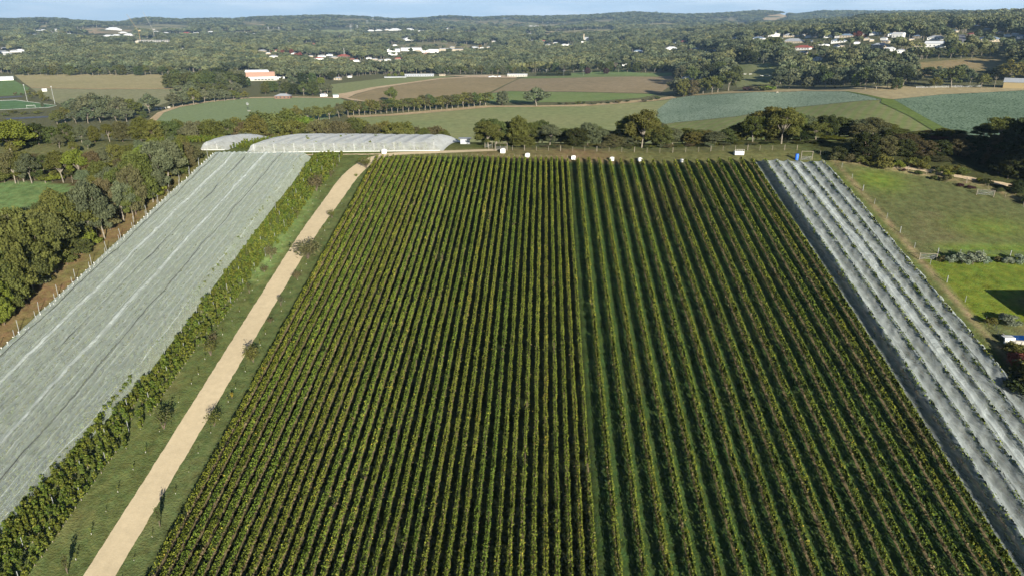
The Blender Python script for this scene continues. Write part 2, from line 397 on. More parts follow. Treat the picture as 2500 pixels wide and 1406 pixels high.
# ================================================================== THE GROUND (one sheet to the horizon)
def axis(lo, hi, step, end, g=1.07, neg=None):
    a = list(np.arange(lo, hi + 1e-6, step)); s = step
    while a[-1] < end: s *= g; a.append(a[-1] + s)
    s = step; b = []; x = lo
    stop = neg if neg is not None else -end
    while x > stop: s *= g; x -= s; b.append(x)
    return np.array(b[::-1] + a)
GX = axis(-150, 135, 1.5, 14000, 1.045); GY = axis(40, 260, 1.5, 14000, 1.04, -1500)
XX, YY = np.meshgrid(GX, GY)
ZZ = H(XX, YY)

def inpoly(px, py, poly):
    px = np.asarray(px); py = np.asarray(py); r = np.zeros(px.shape, bool); n = len(poly)
    for i in range(n):
        x1, y1 = poly[i]; x2, y2 = poly[(i + 1) % n]
        if y1 == y2: continue
        c = ((y1 > py) != (y2 > py)) & (px < (x2 - x1) * (py - y1) / (y2 - y1) + x1); r ^= c
    return r

def tint_ground(X, Y):
    n = fbm(X / 9, Y / 9, 21, 3); n2 = fbm(X / 34, Y / 34, 33, 3)
    c = np.zeros(X.shape + (3,)); c[:] = (0.092, 0.112, 0.038)
    def blend(w, col):
        w = np.clip(w, 0, 1)[..., None]; c[:] = c * (1 - w) + np.array(col) * w
    blend(0.35 * sst(0.0, 0.6, n), (0.16, 0.145, 0.06))
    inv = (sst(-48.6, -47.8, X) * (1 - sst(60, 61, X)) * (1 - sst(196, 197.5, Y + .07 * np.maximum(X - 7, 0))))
    blend(inv * 0.95, (0.042, 0.072, 0.021)); blend(inv * (1 - sst(7.6, 8.2, X)) * .9, (0.016, 0.020, 0.009))  # narrow lanes get near-black ground: the rows' shade painted into the tint
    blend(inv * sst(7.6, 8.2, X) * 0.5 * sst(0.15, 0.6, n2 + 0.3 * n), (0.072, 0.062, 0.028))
    # brown mown lane between the net and the tree belt
    lane = sst(-106.5, -103.5, X) * (1 - sst(-98.6, -97.4, X))
    blend(lane * (1 - sst(150, 205, Y) * 0.75) * (0.85 + 0.4 * n), (0.19, 0.125, 0.062))
    blend(lane * 0.55 * sst(0.05, 0.5, n + 0.2 * sst(120, 170, Y)), (0.10, 0.125, 0.04))
    blend(sst(-107, -105, X) * (1 - sst(-104.2, -102.8, X)) * 0.7, (0.27, 0.19, 0.10))
    # litter below the trees left of the lane
    blend((1 - sst(-108, -106, X)) * (1 - sst(225, 240, Y)), (0.075, 0.062, 0.032))
    pad = inpoly(X, Y, [(-172, 150), (-122.5, 152), (-119, 168), (-124, 177), (-136, 180), (-180, 178)])
    blend(pad * 1.0, (0.125, 0.185, 0.07)); blend(pad * 0.5 * sst(0, 0.5, n2), (0.10, 0.15, 0.055))
    pad2 = inpoly(X, Y, [(-190, 200), (-110, 198), (-104, 208), (-106, 226), (-190, 232)])
    blend(pad2 * 1.0, (0.13, 0.135, 0.06))
    # verge: brighter sown patches beside the young vines
    v = np.exp(-((X + 60.0) / 2.2) ** 2) * sst(128, 138, Y) * (1 - sst(165, 180, Y)); blend(v * (0.75 + 0.5 * n), (0.19, 0.27, 0.09))
    v = sst(-57, -55, X) * (1 - sst(-49.5, -48.5, X)) * (1 - sst(200, 204, Y)); blend(v * 0.35, (0.075, 0.10, 0.04))
    # headland behind the rows
    hd = sst(196, 197.5, Y + .07 * np.maximum(X - 7, 0)) * (1 - sst(207, 212, Y)) * sst(-52, -46, X) * (1 - sst(70, 80, X)); blend(hd * 0.9, (0.125, 0.125, 0.05))
    blend(hd * 0.8 * sst(0.0, 0.5, n2), (0.19, 0.13, 0.07))
    # right-hand paddocks
    r1 = sst(80.8, 81.6, X) * sst(144, 145, Y) * (1 - sst(150, 160, Y - (X - 81) * -0.0))
    right = sst(80.5, 81.5, X) * sst(40, 45, Y)
    blend(right, (0.098, 0.108, 0.045)); blend(right * 0.5 * sst(0.1, 0.5, n), (0.13, 0.115, 0.06))
    blend(np.exp(-(((X - 88) / 7) ** 2 + ((Y - 181) / 7) ** 2)) * 0.9, (0.12, 0.17, 0.028))
    blend(np.exp(-(((X - 103) / 9) ** 2 + ((Y - 156) / 5) ** 2)) * 0.7, (0.12, 0.16, 0.03))
    blend(sst(84, 90, X) * np.exp(-((Y - 146.5) / 2.2) ** 2) * 0.8, (0.12, 0.18, 0.03))
    low = sst(81.5, 82.5, X) * (1 - sst(143, 144.3, Y)) * sst(119, 121, Y); blend(low, (0.122, 0.156, 0.022))
    blend(low * 0.6 * sst(0.0, 0.6, n2), (0.09, 0.125, 0.026))
    blend(np.exp(-(((X - 96) / 3.5) ** 2 + ((Y - 126.5) / 2) ** 2)) * 0.9, (0.19, 0.13, 0.08))
    blend(np.exp(-((X - 81.2 - 0.9 * n) / 0.55) ** 2) * sst(50, 60, Y) * (1 - sst(198, 200, Y)), (0.23, 0.185, 0.10))
    # beyond the top right fence: dull bush ground
    fx = 195.5 - (X - 79) * 0.52 - np.maximum(X - 112, 0) * 0.9
    blend(sst(0, 3, Y - fx) * sst(76, 82, X) * (1 - sst(260, 290, Y)), (0.055, 0.060, 0.024))
    blend(np.exp(-((Y - fx) / 1.2) ** 2) * sst(79, 82, X), (0.26, 0.21, 0.11))
    # back slope and plain
    blend(sst(212, 222, Y) * (1 - sst(76, 82, X)) * (1 - pad2), (0.105, 0.125, 0.05))
    blend(sst(300, 330, Y), (0.14, 0.14, 0.07))
    blend(sst(1500, 2500, np.hypot(X, Y)) * 0.8, (0.085, 0.09, 0.045))
    cl_ = sst(1700, 2600, np.hypot(X, Y)) * sst(.12, .30, fbm(X / 420, Y / 420, 123, 3)); blend(cl_ * .9, (0.26, 0.22, 0.13)); blend(cl_ * sst(0, .3, n2) * .6, (0.17, 0.19, 0.08))
    return np.clip(c, 0.005, 1)

m, ns, ls = nodes_mat('open_ground')
_o = N(ns, 'ShaderNodeOutputMaterial'); _b = N(ns, 'ShaderNodeBsdfDiffuse'); _g = N(ns, 'ShaderNodeNewGeometry'); _a = N(ns, 'ShaderNodeAttribute', attribute_name='tint')
_z = N(ns, 'ShaderNodeTexNoise'); _z.inputs['Scale'].default_value = 0.55; _z.inputs['Detail'].default_value = 9; _z.inputs['Roughness'].default_value = 0.72
_m = N(ns, 'ShaderNodeMapRange'); _m.inputs['From Min'].default_value = 0.3; _m.inputs['From Max'].default_value = 0.7; _m.inputs['To Min'].default_value = 0.55; _m.inputs['To Max'].default_value = 1.45
_h = N(ns, 'ShaderNodeHueSaturation'); _z2 = N(ns, 'ShaderNodeTexNoise'); _z2.inputs['Scale'].default_value = 0.9; _z2.inputs['Detail'].default_value = 4
_m2 = N(ns, 'ShaderNodeMapRange'); _m2.inputs['From Min'].default_value = 0.3; _m2.inputs['From Max'].default_value = 0.7; _m2.inputs['To Min'].default_value = 0.475; _m2.inputs['To Max'].default_value = 0.525
_z3 = N(ns, 'ShaderNodeTexNoise'); _z3.inputs['Scale'].default_value = 3.2; _z3.inputs['Detail'].default_value = 5; _bp = N(ns, 'ShaderNodeBump'); _bp.inputs['Distance'].default_value = 0.16
ls.new(_g.outputs['Position'], _z.inputs['Vector']); ls.new(_g.outputs['Position'], _z2.inputs['Vector']); ls.new(_g.outputs['Position'], _z3.inputs['Vector'])
ls.new(_z.outputs[0], _m.inputs['Value']); ls.new(_m.outputs[0], _h.inputs['Value']); ls.new(_z2.outputs[0], _m2.inputs['Value']); ls.new(_m2.outputs[0], _h.inputs['Hue'])
ls.new(_a.outputs['Color'], _h.inputs['Color']); ls.new(_h.outputs[0], _b.inputs[0]); ls.new(_z3.outputs[0], _bp.inputs['Height']); ls.new(_bp.outputs[0], _b.inputs['Normal']); ls.new(_b.outputs[0], _o.inputs[0])
M['ground'] = m

def grid_faces(nr, nc):
    i = np.arange(nr * nc).reshape(nr, nc)
    return np.stack([i[:-1, :-1].ravel(), i[:-1, 1:].ravel(), i[1:, 1:].ravel(), i[1:, :-1].ravel()], 1)

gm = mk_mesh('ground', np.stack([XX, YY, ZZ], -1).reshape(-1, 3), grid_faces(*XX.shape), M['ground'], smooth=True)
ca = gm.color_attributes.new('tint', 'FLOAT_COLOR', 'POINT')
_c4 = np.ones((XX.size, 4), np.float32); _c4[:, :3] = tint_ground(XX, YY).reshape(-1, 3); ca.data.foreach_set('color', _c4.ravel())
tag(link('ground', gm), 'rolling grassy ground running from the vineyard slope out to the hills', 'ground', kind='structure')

# ---- sheets laid on the ground
def drape(name, poly_px, mat, off=0.12, step=14.0, world=False, label=None, cat='field'):
    if world: P = np.array(poly_px, float)
    else:
        X, Y, Z = at([p[0] for p in poly_px], [p[1] for p in poly_px]); P = np.stack([X, Y], 1)
    B = []
    for i in range(len(P)):
        a, b = P[i], P[(i + 1) % len(P)]; k = max(1, int(np.hypot(*(b - a)) / step))
        for j in range(k): B.append(a + (b - a) * j / k)
    B = np.array(B); nb = len(B)
    gx = np.arange(B[:, 0].min(), B[:, 0].max(), step); gy = np.arange(B[:, 1].min(), B[:, 1].max(), step)
    if len(gx) * len(gy) > 0:
        A, C = np.meshgrid(gx, gy); ins = inpoly(A, C, [tuple(p) for p in B])
        I = np.stack([A[ins], C[ins]], 1)
        if len(I):
            dmin = np.min(np.hypot(I[:, None, 0] - B[None, :, 0], I[:, None, 1] - B[None, :, 1]), 1); I = I[dmin > step * 0.4]
    else: I = np.zeros((0, 2))
    V = [Vector((float(x), float(y))) for x, y in np.vstack([B, I])]
    v, e, f, *_ = delaunay_2d_cdt(V, [(i, (i + 1) % nb) for i in range(nb)], [list(range(nb))], 1, 1e-4)
    xy = np.array([(p.x, p.y) for p in v]); z = H(xy[:, 0], xy[:, 1]) + off
    fs = []
    for q in f:
        a, b, c = (xy[k] for k in q[:3])
        fs.append(list(q) if (b[0] - a[0]) * (c[1] - a[1]) - (b[1] - a[1]) * (c[0] - a[0]) > 0 else list(q)[::-1])
    o = link(name, mk_mesh(name, np.column_stack([xy, z]), fs, mat, smooth=True))
    return tag(o, label, cat, kind='structure')

def strip(name, pts, widths, mat, off=0.03, seg=0.7, rag=0.12, label=None, cat='road', nw=8, seed=1):
    """a ribbon along world points with uneven edges"""
    P = np.array(pts, float); d = np.concatenate([[0], np.cumsum(np.hypot(*np.diff(P, axis=0).T))])
    s = np.arange(0, d[-1], seg); n = len(s)
    # smooth path
    X = np.interp(s, d, P[:, 0]); Y = np.interp(s, d, P[:, 1]); k = max(1, int(4 / seg))
    ker = np.ones(2 * k + 1) / (2 * k + 1)
    X = np.convolve(np.pad(X, k, mode='reflect', reflect_type='odd'), ker, 'valid'); Y = np.convolve(np.pad(Y, k, mode='reflect', reflect_type='odd'), ker, 'valid')
    W = np.interp(s, d, widths) if hasattr(widths, '__len__') else np.full(n, widths)
    tx = np.gradient(X); ty = np.gradient(Y); L = np.hypot(tx, ty); tx /= L; ty /= L
    r1 = (fbm(s / 1.1, s * 0, seed, 4)) * rag; r2 = (fbm(s / 1.1, s * 0 + 9, seed + 3, 4)) * rag
    t = np.linspace(-0.5, 0.5, nw + 1)
    ww = W[:, None] * t[None] + np.where(t < 0, r1[:, None], r2[:, None]) * (np.abs(t) * 2)
    VX = X[:, None] + ty[:, None] * ww; VY = Y[:, None] - tx[:, None] * ww; VZ = H(VX, VY) + off
    o = link(name, mk_mesh(name, np.stack([VX, VY, VZ], -1).reshape(-1, 3), grid_faces(n, nw + 1)[:, ::-1], mat, smooth=True))
    return tag(o, label, cat, kind='structure')

M['road'] = mat_field('pale_gravel', [(0.44, 0.362, 0.235), (0.50, 0.412, 0.270)], 0.08, 0.9, bump=0.02, fine=4, amp=.10)
M['track'] = mat_field('dusty_track', [(0.42, 0.33, 0.22), (0.52, 0.42, 0.28)], 0.1, 0.9)
ROAD = [(-54.5, 40), (-54.6, 100), (-54.7, 140), (-54.5, 155), (-53.8, 168), (-53.2, 182), (-52.3, 189), (-50.6, 195.5), (-47.2, 200.6), (-43, 202.3), (-38, 203.0), (-27, 204.4), (-13.5, 207.0)]
strip('gravel_road', ROAD, [4.0, 4.0, 4.0, 4.1, 4.5, 4.8, 4.6, 4.0, 2.9, 2.5, 2.4, 2.4, 2.4], M['road'], 0.035, 0.3, 0.13, 'pale gravel road curving up the slope left of the vine rows')
strip('dirt_track', [(-47, 201.8), (-62, 200.9), (-80, 200.2)], 0.7, M['track'], 0.03, 0.6, 0.25, 'thin dirt wheel track in front of the big white net', 'track')
strip('bush_track', [at1(2150, 405)[:2], at1(2250, 414)[:2], at1(2330, 430)[:2], at1(2400, 442)[:2], at1(2520, 462)[:2], at1(2620, 480)[:2]], 2.0, M['track'], 0.05, 0.7, 0.4, 'pale track running through the dark bush above the right paddock', 'track')

# ---- the farm fields of the plain
G1 = (0.15, 0.19, 0.075)
fld = lambda nm, cols, s1=0.02, s2=0.3, st=None: mat_field(nm, [tuple(v * 1.42 for v in c) for c in cols], s1, s2, (st[0], st[1], st[2], tuple(v * 1.42 for v in st[3])) if st else None)
drape('tan_field', [(35, 184), (120, 182), (400, 181), (432, 212), (422, 217), (250, 218), (75, 215)], fld('dry_pasture', [(0.25, 0.22, 0.11), (0.31, 0.255, 0.14)], 0.012, 0.15, (0.1, 8, 0.2, (0.17, 0.18, 0.07))), 0.15, 20, label='dry tan pasture below the far woods', cat='field')
drape('grey_field', [(75, 216), (250, 219), (422, 218), (472, 222), (440, 240), (385, 260), (300, 264), (150, 257), (100, 232)], fld('worn_pasture', [(0.19, 0.19, 0.10), (0.21, 0.20, 0.115)], 0.015, 0.15), 0.15, 20, label='greyish green pasture in front of the tan one')
drape('dry_weed_line', [(75, 214.6), (250, 217), (423, 216.6), (423, 218.2), (250, 219), (75, 216)], fld('dry_weeds', [(0.22, 0.15, 0.08), (0.36, 0.27, 0.15)], 0.04, 0.2), 0.3, 15, label='line of dry weeds dividing two pastures', cat='verge')
drape('green_paddock', [(-60, 199), (10, 196), (30, 194), (72, 216), (55, 233), (-60, 238)], fld('green_pasture', [(0.10, 0.15, 0.055), (0.115, 0.17, 0.065)], 0.02, 0.15), 0.15, 15, label='mown green paddock beside the white shed')
drape('sports_road', [(-60, 241), (52, 235), (56, 238), (-60, 244)], fld('asphalt', [(0.08, 0.09, 0.10), (0.10, 0.11, 0.12)]), 0.2, 15, label='dark access road above the sports pitch', cat='road')
drape('pitch_border', [(-60, 248.6), (38, 244.6), (140, 258.6), (119, 263.8), (0, 269.8), (-60, 273)], fld('pale_kerb', [(0.50, 0.50, 0.42), (0.58, 0.57, 0.50)]), 0.2, 12, label='pale surround of the sports pitch', cat='path')
drape('sports_pitch', [(-60, 250), (38, 246), (138, 259), (118, 263), (0, 269), (-60, 272)], fld('artificial_turf', [(0.08, 0.14, 0.062), (0.09, 0.16, 0.07)], 0.02, 0.1), 0.3, 12, label='bright green fenced sports pitch')
drape('pond', [(10, 290), (60, 287), (128, 284), (128, 287), (60, 291), (20, 293)], fld('dark_water', [(0.07, 0.085, 0.11), (0.09, 0.10, 0.13)]), 0.2, 8, label='narrow grey strip of water behind the trees', cat='pond')
drape('windmill_field', [(380, 296), (400, 276), (440, 262), (510, 250), (600, 241), (700, 239), (830, 241), (852, 250), (842, 275), (800, 292), (700, 303), (560, 306), (400, 304)],
      fld('winter_crop', [(0.155, 0.195, 0.095), (0.175, 0.21, 0.105)], 0.008, 0.3, (0.3, 6, 0.25, (0.12, 0.165, 0.075))), 0.15, 14, label='smooth pale green crop field with a small windmill')
drape('dry_margin', [(360, 296), (385, 276), (430, 260), (510, 247.6), (600, 239), (700, 237), (832, 238.6), (832, 241), (700, 239.4), (600, 241.6), (510, 250.6), (440, 262.6), (400, 276.6), (382, 296)],
      fld('dry_margin', [(0.32, 0.24, 0.14), (0.40, 0.31, 0.19)], 0.05, 0.3), 0.35, 12, label='pale dry grass margin round the windmill field', cat='verge')
drape('upper_green_field', [(808, 207), (860, 201), (950, 191), (1060, 187), (1120, 186), (1072, 192), (1000, 202), (905, 215), (845, 228), (812, 232)],
      fld('crop_green', [(0.16, 0.18, 0.08), (0.18, 0.19, 0.09)], 0.01, 0.2), 0.15, 20, label='green field sloping beside the brown ploughed land')
drape('dirt_margin', [(812, 232), (845, 228), (905, 215), (1000, 202), (1072, 192), (1150, 187.5), (1262, 190), (1260, 192), (1150, 190), (1076, 194), (1000, 205), (920, 217), (868, 231), (850, 240), (900, 250), (860, 246), (822, 238)],
      fld('bare_margin', [(0.35, 0.26, 0.16), (0.44, 0.34, 0.22)], 0.03, 0.2), 0.35, 16, label='pale bare earth track along the ploughed field', cat='track')
drape('ploughed_field', [(868, 232), (920, 217), (1000, 205), (1076, 194), (1150, 190), (1265, 193), (1230, 209), (1192, 228), (1184, 247), (1100, 249), (980, 253), (900, 250), (852, 240)],
      fld('ploughed_earth', [(0.20, 0.155, 0.088), (0.25, 0.19, 0.11)], 0.01, 0.12, (1.0, 9, 0.4, (0.17, 0.155, 0.07))), 0.15, 20, label='brown ploughed field behind the olive tree line')
drape('striped_field', [(1268, 193), (1300, 192.6), (1640, 186), (1652, 200), (1620, 222), (1612, 229), (1500, 227), (1400, 224.6), (1246, 223), (1200, 228), (1236, 209)],
      fld('striped_earth', [(0.21, 0.165, 0.10), (0.245, 0.19, 0.12)], 0.012, 0.12, (1.57, 10, 0.5, (0.15, 0.125, 0.065))), 0.15, 20, label='brown field with faint stripes running across')
drape('far_crop_strip', [(1290, 187.4), (1640, 182), (1640, 186), (1300, 192.6), (1270, 193)], fld('bright_crop', [(0.12, 0.155, 0.06), (0.135, 0.165, 0.065)], 0.02, 0.2), 0.2, 20, label='green crop strip along the far road')
drape('near_crop_strip', [(1186, 246), (1200, 229), (1246, 224), (1400, 226), (1500, 228.4), (1606, 231), (1560, 240), (1480, 246), (1400, 250), (1300, 251), (1188, 252)], fld('crop_band', [(0.105, 0.15, 0.05), (0.15, 0.18, 0.07)], 0.02, 0.2, (1.57, 12, 0.5, (0.15, 0.19, 0.07))), 0.15, 14, label='green crop strip behind the lone spreading tree')
drape('reedy_verge', [(846, 284), (950, 280), (1050, 271), (1185, 259), (1300, 259), (1400, 257), (1500, 251), (1570, 244), (1640, 236), (1652, 240), (1560, 251), (1420, 261), (1200, 263), (1060, 276), (960, 284), (850, 289)],
      fld('reeds', [(0.26, 0.20, 0.11), (0.38, 0.29, 0.17)], 0.03, 0.25), 0.3, 14, label='dry reedy verge under the olive tree line', cat='verge')
drape('middle_pasture', [(850, 289), (960, 284), (1060, 276), (1200, 263), (1420, 261), (1560, 251), (1640, 243), (1606, 268), (1600, 306), (1640, 312), (1650, 345), (1300, 352), (1100, 352), (960, 330), (880, 302)],
      fld('open_pasture', [(0.165, 0.19, 0.082), (0.215, 0.205, 0.10)], 0.008, 0.15, (1.4, 9, 0.3, (0.14, 0.18, 0.065))), 0.15, 14, label='broad green pasture across the middle distance')
cf = lambda nm, a, b, d: None
def cauliflower_mat(name, c0, c1, dark):
    m, ns, ls = nodes_mat(name); o = N(ns, 'ShaderNodeOutputMaterial'); b = N(ns, 'ShaderNodeBsdfDiffuse'); g = N(ns, 'ShaderNodeNewGeometry')
    v = N(ns, 'ShaderNodeTexVoronoi'); v.inputs['Scale'].default_value = 0.75; z = N(ns, 'ShaderNodeTexNoise'); z.inputs['Scale'].default_value = 0.02; z.inputs['Detail'].default_value = 5
    z2 = N(ns, 'ShaderNodeTexNoise'); z2.inputs['Scale'].default_value = 0.5; z2.inputs['Detail'].default_value = 5
    ls.new(g.outputs['Position'], v.inputs['Vector']); ls.new(g.outputs['Position'], z.inputs['Vector']); ls.new(g.outputs['Position'], z2.inputs['Vector'])
    r = ramp(ns, [(0.35, c0), (0.65, c1)]); ls.new(z.outputs[0], r.inputs[0])
    r2 = ramp(ns, [(0.40, (1, 1, 1)), (0.75, dark)]); ad = N(ns, 'ShaderNodeMath', operation='MULTIPLY'); ls.new(v.outputs['Distance'], ad.inputs[0]); ls.new(z2.outputs[0], ad.inputs[1])
    mu2 = N(ns, 'ShaderNodeMath', operation='MULTIPLY'); mu2.inputs[1].default_value = 1.75; ls.new(ad.outputs[0], mu2.inputs[0]); ls.new(mu2.outputs[0], r2.inputs[0])
    mm = N(ns, 'ShaderNodeMixRGB', blend_type='MULTIPLY'); mm.inputs[0].default_value = 1; ls.new(r.outputs[0], mm.inputs[1]); ls.new(r2.outputs[0], mm.inputs[2]); ls.new(mm.outputs[0], b.inputs[0])
    bp = N(ns, 'ShaderNodeBump'); bp.inputs['Distance'].default_value = 0.25; bp.invert = True; ls.new(v.outputs['Distance'], bp.inputs['Height']); ls.new(bp.outputs[0], b.inputs['Normal'])
    ls.new(b.outputs[0], o.inputs[0]); return m
M['crop1'] = cauliflower_mat('blue_green_crop', (0.24, 0.31, 0.215), (0.30, 0.37, 0.265), (0.30, 0.38, 0.30))
M['crop2'] = cauliflower_mat('darker_blue_green_crop', (0.15, 0.21, 0.135), (0.20, 0.27, 0.18), (0.22, 0.30, 0.22))
drape('blue_green_crop_field', [(1606, 268), (1640, 242), (1680, 236), (1800, 229), (1960, 224), (2060, 224.6), (2152, 245), (1950, 262), (1800, 285), (1650, 300), (1604, 306)], M['crop1'], 0.25, 9, label='pale blue-green leafy crop field ending in a point')
drape('right_crop_field', [(2182, 244), (2300, 232), (2500, 222), (2700, 214), (2700, 350), (2400, 350), (2330, 326), (2262, 290)], M['crop2'], 0.25, 9, label='darker blue-green leafy crop field at the right')
drape('fallow_strip', [(1652, 236), (1700, 231), (1800, 222), (1950, 218), (2060, 217), (2500, 215), (2700, 210), (2700, 213), (2500, 221.4), (2300, 231.4), (2182, 243.4), (2130, 238), (2066, 224), (1960, 223), (1800, 228), (1680, 235)], fld('fallow_soil', [(0.24, 0.20, 0.11), (0.28, 0.23, 0.13)], 0.02, 0.2), 0.2, 12, label='tan fallow strip above the blue-green crops')
drape('wedge_pasture', [(1604, 306.6), (1650, 300.6), (1800, 285.6), (1950, 262.6), (2152, 245.6), (2182, 245), (2262, 291), (2330, 327), (2330, 352), (1650, 352), (1640, 314)], fld('wedge_grass', [(0.14, 0.14, 0.065), (0.165, 0.165, 0.07)], 0.01, 0.15, (0.5, 7, 0.4, (0.10, 0.17, 0.035))), 0.15, 12, label='green-brown pasture wedge between the two leafy crops')
drape('bright_lane', [(2060, 224.4), (2072, 224.6), (2150, 240), (2182, 245), (2262, 291), (2330, 327), (2280, 322), (2220, 285), (2150, 252), (2153, 245)], fld('lush_lane', [(0.085, 0.115, 0.03), (0.10, 0.135, 0.035)], 0.05, 0.2), 0.42, 8, label='lush green lane along the edge of the leafy crop', cat='verge')
drape('horse_paddock', [(1795, 160), (1880, 155), (1902, 166), (1892, 204), (1800, 215), (1790, 190)], fld('horse_grass', [(0.12, 0.145, 0.055), (0.16, 0.16, 0.08)], 0.02, 0.2), 0.2, 12, label='green horse paddock crossed by long tree shadows')
drape('upper_paddock', [(2230, 155), (2340, 146), (2450, 138), (2462, 152), (2430, 170), (2330, 184), (2250, 190), (2222, 170)], fld('brown_grass', [(0.15, 0.13, 0.06), (0.21, 0.16, 0.085)], 0.02, 0.2), 0.2, 12, label='brown-green hillside paddock below the gum trees')
drape('farm_yard', [(1080, 186), (1200, 184), (1255, 187), (1258, 191), (1150, 188.4)], fld('yard_earth', [(0.35, 0.27, 0.18), (0.42, 0.33, 0.23)], 0.05, 0.2), 0.5, 12, label='bare earth yard by the farm shed', cat='yard')
drape('lawn', [(1395, 180), (1520, 172), (1545, 178), (1640, 178), (1640, 182), (1390, 186)], fld('lawn_grass', [(0.12, 0.165, 0.06), (0.14, 0.185, 0.075)], 0.03, 0.2), 0.2, 14, label='smooth lawn with two dark round trees', cat='lawn')
drape('suburban_street', [(2339, 86), (2356, 86), (2361, 112), (2334, 113)], fld('street_asphalt', [(0.13, 0.13, 0.14), (0.16, 0.16, 0.17)]), 0.35, 10, label='grey street climbing the hill between red trees', cat='street')
drape('far_green_field', [(778, 77), (790, 74), (860, 72), (870, 79), (800, 83)], fld('distant_green', [(0.17, 0.19, 0.09), (0.2, 0.22, 0.1)]), 0.6, 60, label='small distant green field on the far hills')
drape('far_tan_field', [(1310, 83), (1360, 76), (1490, 73), (1502, 78), (1400, 84)], fld('distant_tan', [(0.2, 0.18, 0.1), (0.26, 0.22, 0.12)]), 0.6, 60, label='distant tan clearing above the town')
drape('bald_hilltop', [(1858, 44), (1880, 38), (1915, 37), (1922, 42), (1895, 50), (1868, 52)], fld('bald_hill', [(0.27, 0.2, 0.12), (0.33, 0.26, 0.16)]), 0.6, 60, label='bald tan hilltop on the far ridge')
drape('quarry_slope', [(195, 74), (260, 68), (330, 72), (310, 82), (230, 84)], fld('cut_earth', [(0.3, 0.21, 0.13), (0.2, 0.18, 0.1)]), 0.6, 40, label='pale cut earth slope above the left suburb', cat='slope')
drape('left_hill_field', [(86, 66), (118, 62), (125, 68), (95, 72)], fld('hill_tan', [(0.24, 0.2, 0.11), (0.2, 0.18, 0.1)]), 0.6, 60, label='small tan clearing on the left hill')
drape('ridge_pasture', [(330, 64), (380, 60), (460, 62), (470, 70), (380, 74), (335, 72)], fld('ridge_tan', [(0.2, 0.18, 0.1), (0.17, 0.16, 0.09)]), 0.6, 60, label='pale pasture on the ridge behind the cranes')
for k_, (pg_, c0_, c1_, lb_) in enumerate([([(575, 64), (610, 58), (650, 60), (660, 66), (610, 70)], (0.24, .19, .12), (.18, .17, .1), 'tan clearing on the hills left of the pylons'), ([(620, 76), (660, 72), (700, 74), (690, 80), (640, 82)], (.2, .18, .1), (.16, .18, .09), 'olive clearing under the left pylons'),
        ([(720, 62), (748, 58), (765, 62), (745, 68)], (.26, .19, .12), (.2, .17, .1), 'bare brown patch on the wooded hill'), ([(900, 84), (980, 80), (990, 86), (920, 90)], (.26, .2, .13), (.2, .18, .1), 'tan slope below the white hillside houses'), ([(1560, 62), (1640, 57), (1660, 62), (1590, 67)], (.2, .17, .1), (.17, .16, .09), 'brownish clearing on the central ridge'), ([(2000, 62), (2080, 58), (2090, 64), (2020, 68)], (.2, .18, .1), (.16, .17, .08), 'dull clearing beyond the right suburb')]):
    drape('hill_clearing', pg_, fld('clearing_soil', [c0_, c1_]), 0.6, 60, label=lb_, cat='clearing'); EXTRA_OPEN = globals().setdefault('EXTRA_OPEN', []); EXTRA_OPEN.append([(x, y - 1) for x, y in pg_])
OPEN = EXTRA_OPEN + [[(30, 178), (470, 178), (470, 230), (30, 230)], [(1790, 152), (1905, 150), (1905, 215), (1790, 215)], [(2225, 148), (2465, 130), (2465, 190), (2225, 192)],
        [(776, 70), (872, 68), (872, 82), (776, 84)], [(1308, 80), (1500, 70), (1505, 80), (1400, 86)], [(1856, 42), (1925, 35), (1925, 46), (1870, 54)],
        [(192, 72), (332, 68), (320, 84), (220, 84)], [(84, 64), (126, 60), (126, 70), (90, 74)], [(328, 62), (470, 58), (470, 72), (330, 76)],
        [(1390, 172), (1520, 168), (1545, 176), (1640, 176), (1640, 186), (1390, 186)], [(2332, 83), (2360, 83), (2364, 114), (2330, 114)]]

# ================================================================== FOLIAGE GEOMETRY
def leaf_quads(C, size, out=None, bias=0.6, aspect=1.35, rng=RNG):
    n = len(C); nn = rng.normal(size=(n, 3)); nn /= np.linalg.norm(nn, axis=1)[:, None]
    if out is not None: nn = nn + out * bias
    nn /= np.linalg.norm(nn, axis=1)[:, None] + 1e-9
    r = rng.normal(size=(n, 3)); a = np.cross(nn, r); a /= np.linalg.norm(a, axis=1)[:, None] + 1e-9; b = np.cross(nn, a)
    s = np.broadcast_to(np.asarray(size, float), (n,))[:, None] * 0.5
    a = a * s * aspect; b = b * s
    # kite: pointed leaf-clump outline
    V = np.stack([C - a, C + b * 0.9 - a * 0.1, C + a, C - b * 0.9 - a * 0.1], 1)
    return V.reshape(-1, 3), np.arange(n * 4).reshape(n, 4)

def blobs_leaves(blobs, n, size, rng, flat=0.75):
    B = np.array(blobs, float); w = B[:, 3] ** 2; w /= w.sum()
    k = rng.choice(len(B), n, p=w); d = rng.normal(size=(n, 3)); d /= np.linalg.norm(d, axis=1)[:, None]
    rr = rng.random(n) ** 0.42
    lump = 1 + 0.25 * np.sin(d[:, 0] * 5 + k) * np.cos(d[:, 1] * 4 + k * 2)
    C = B[k, :3] + d * (B[k, 3] * rr * lump)[:, None] * np.array([1, 1, flat])
    C[:, 2] = np.where(C[:, 2] < B[k, 2] - B[k, 3] * 0.55, B[k, 2] - B[k, 3] * 0.5 * rng.random(n), C[:, 2])
    V, Fq = leaf_quads(C, size * rng.uniform(0.6, 1.3, n), d, 0.9, 1.4, rng)
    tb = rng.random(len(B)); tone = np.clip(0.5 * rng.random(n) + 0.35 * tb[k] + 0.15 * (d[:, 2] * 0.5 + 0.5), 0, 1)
    return V, Fq, tone

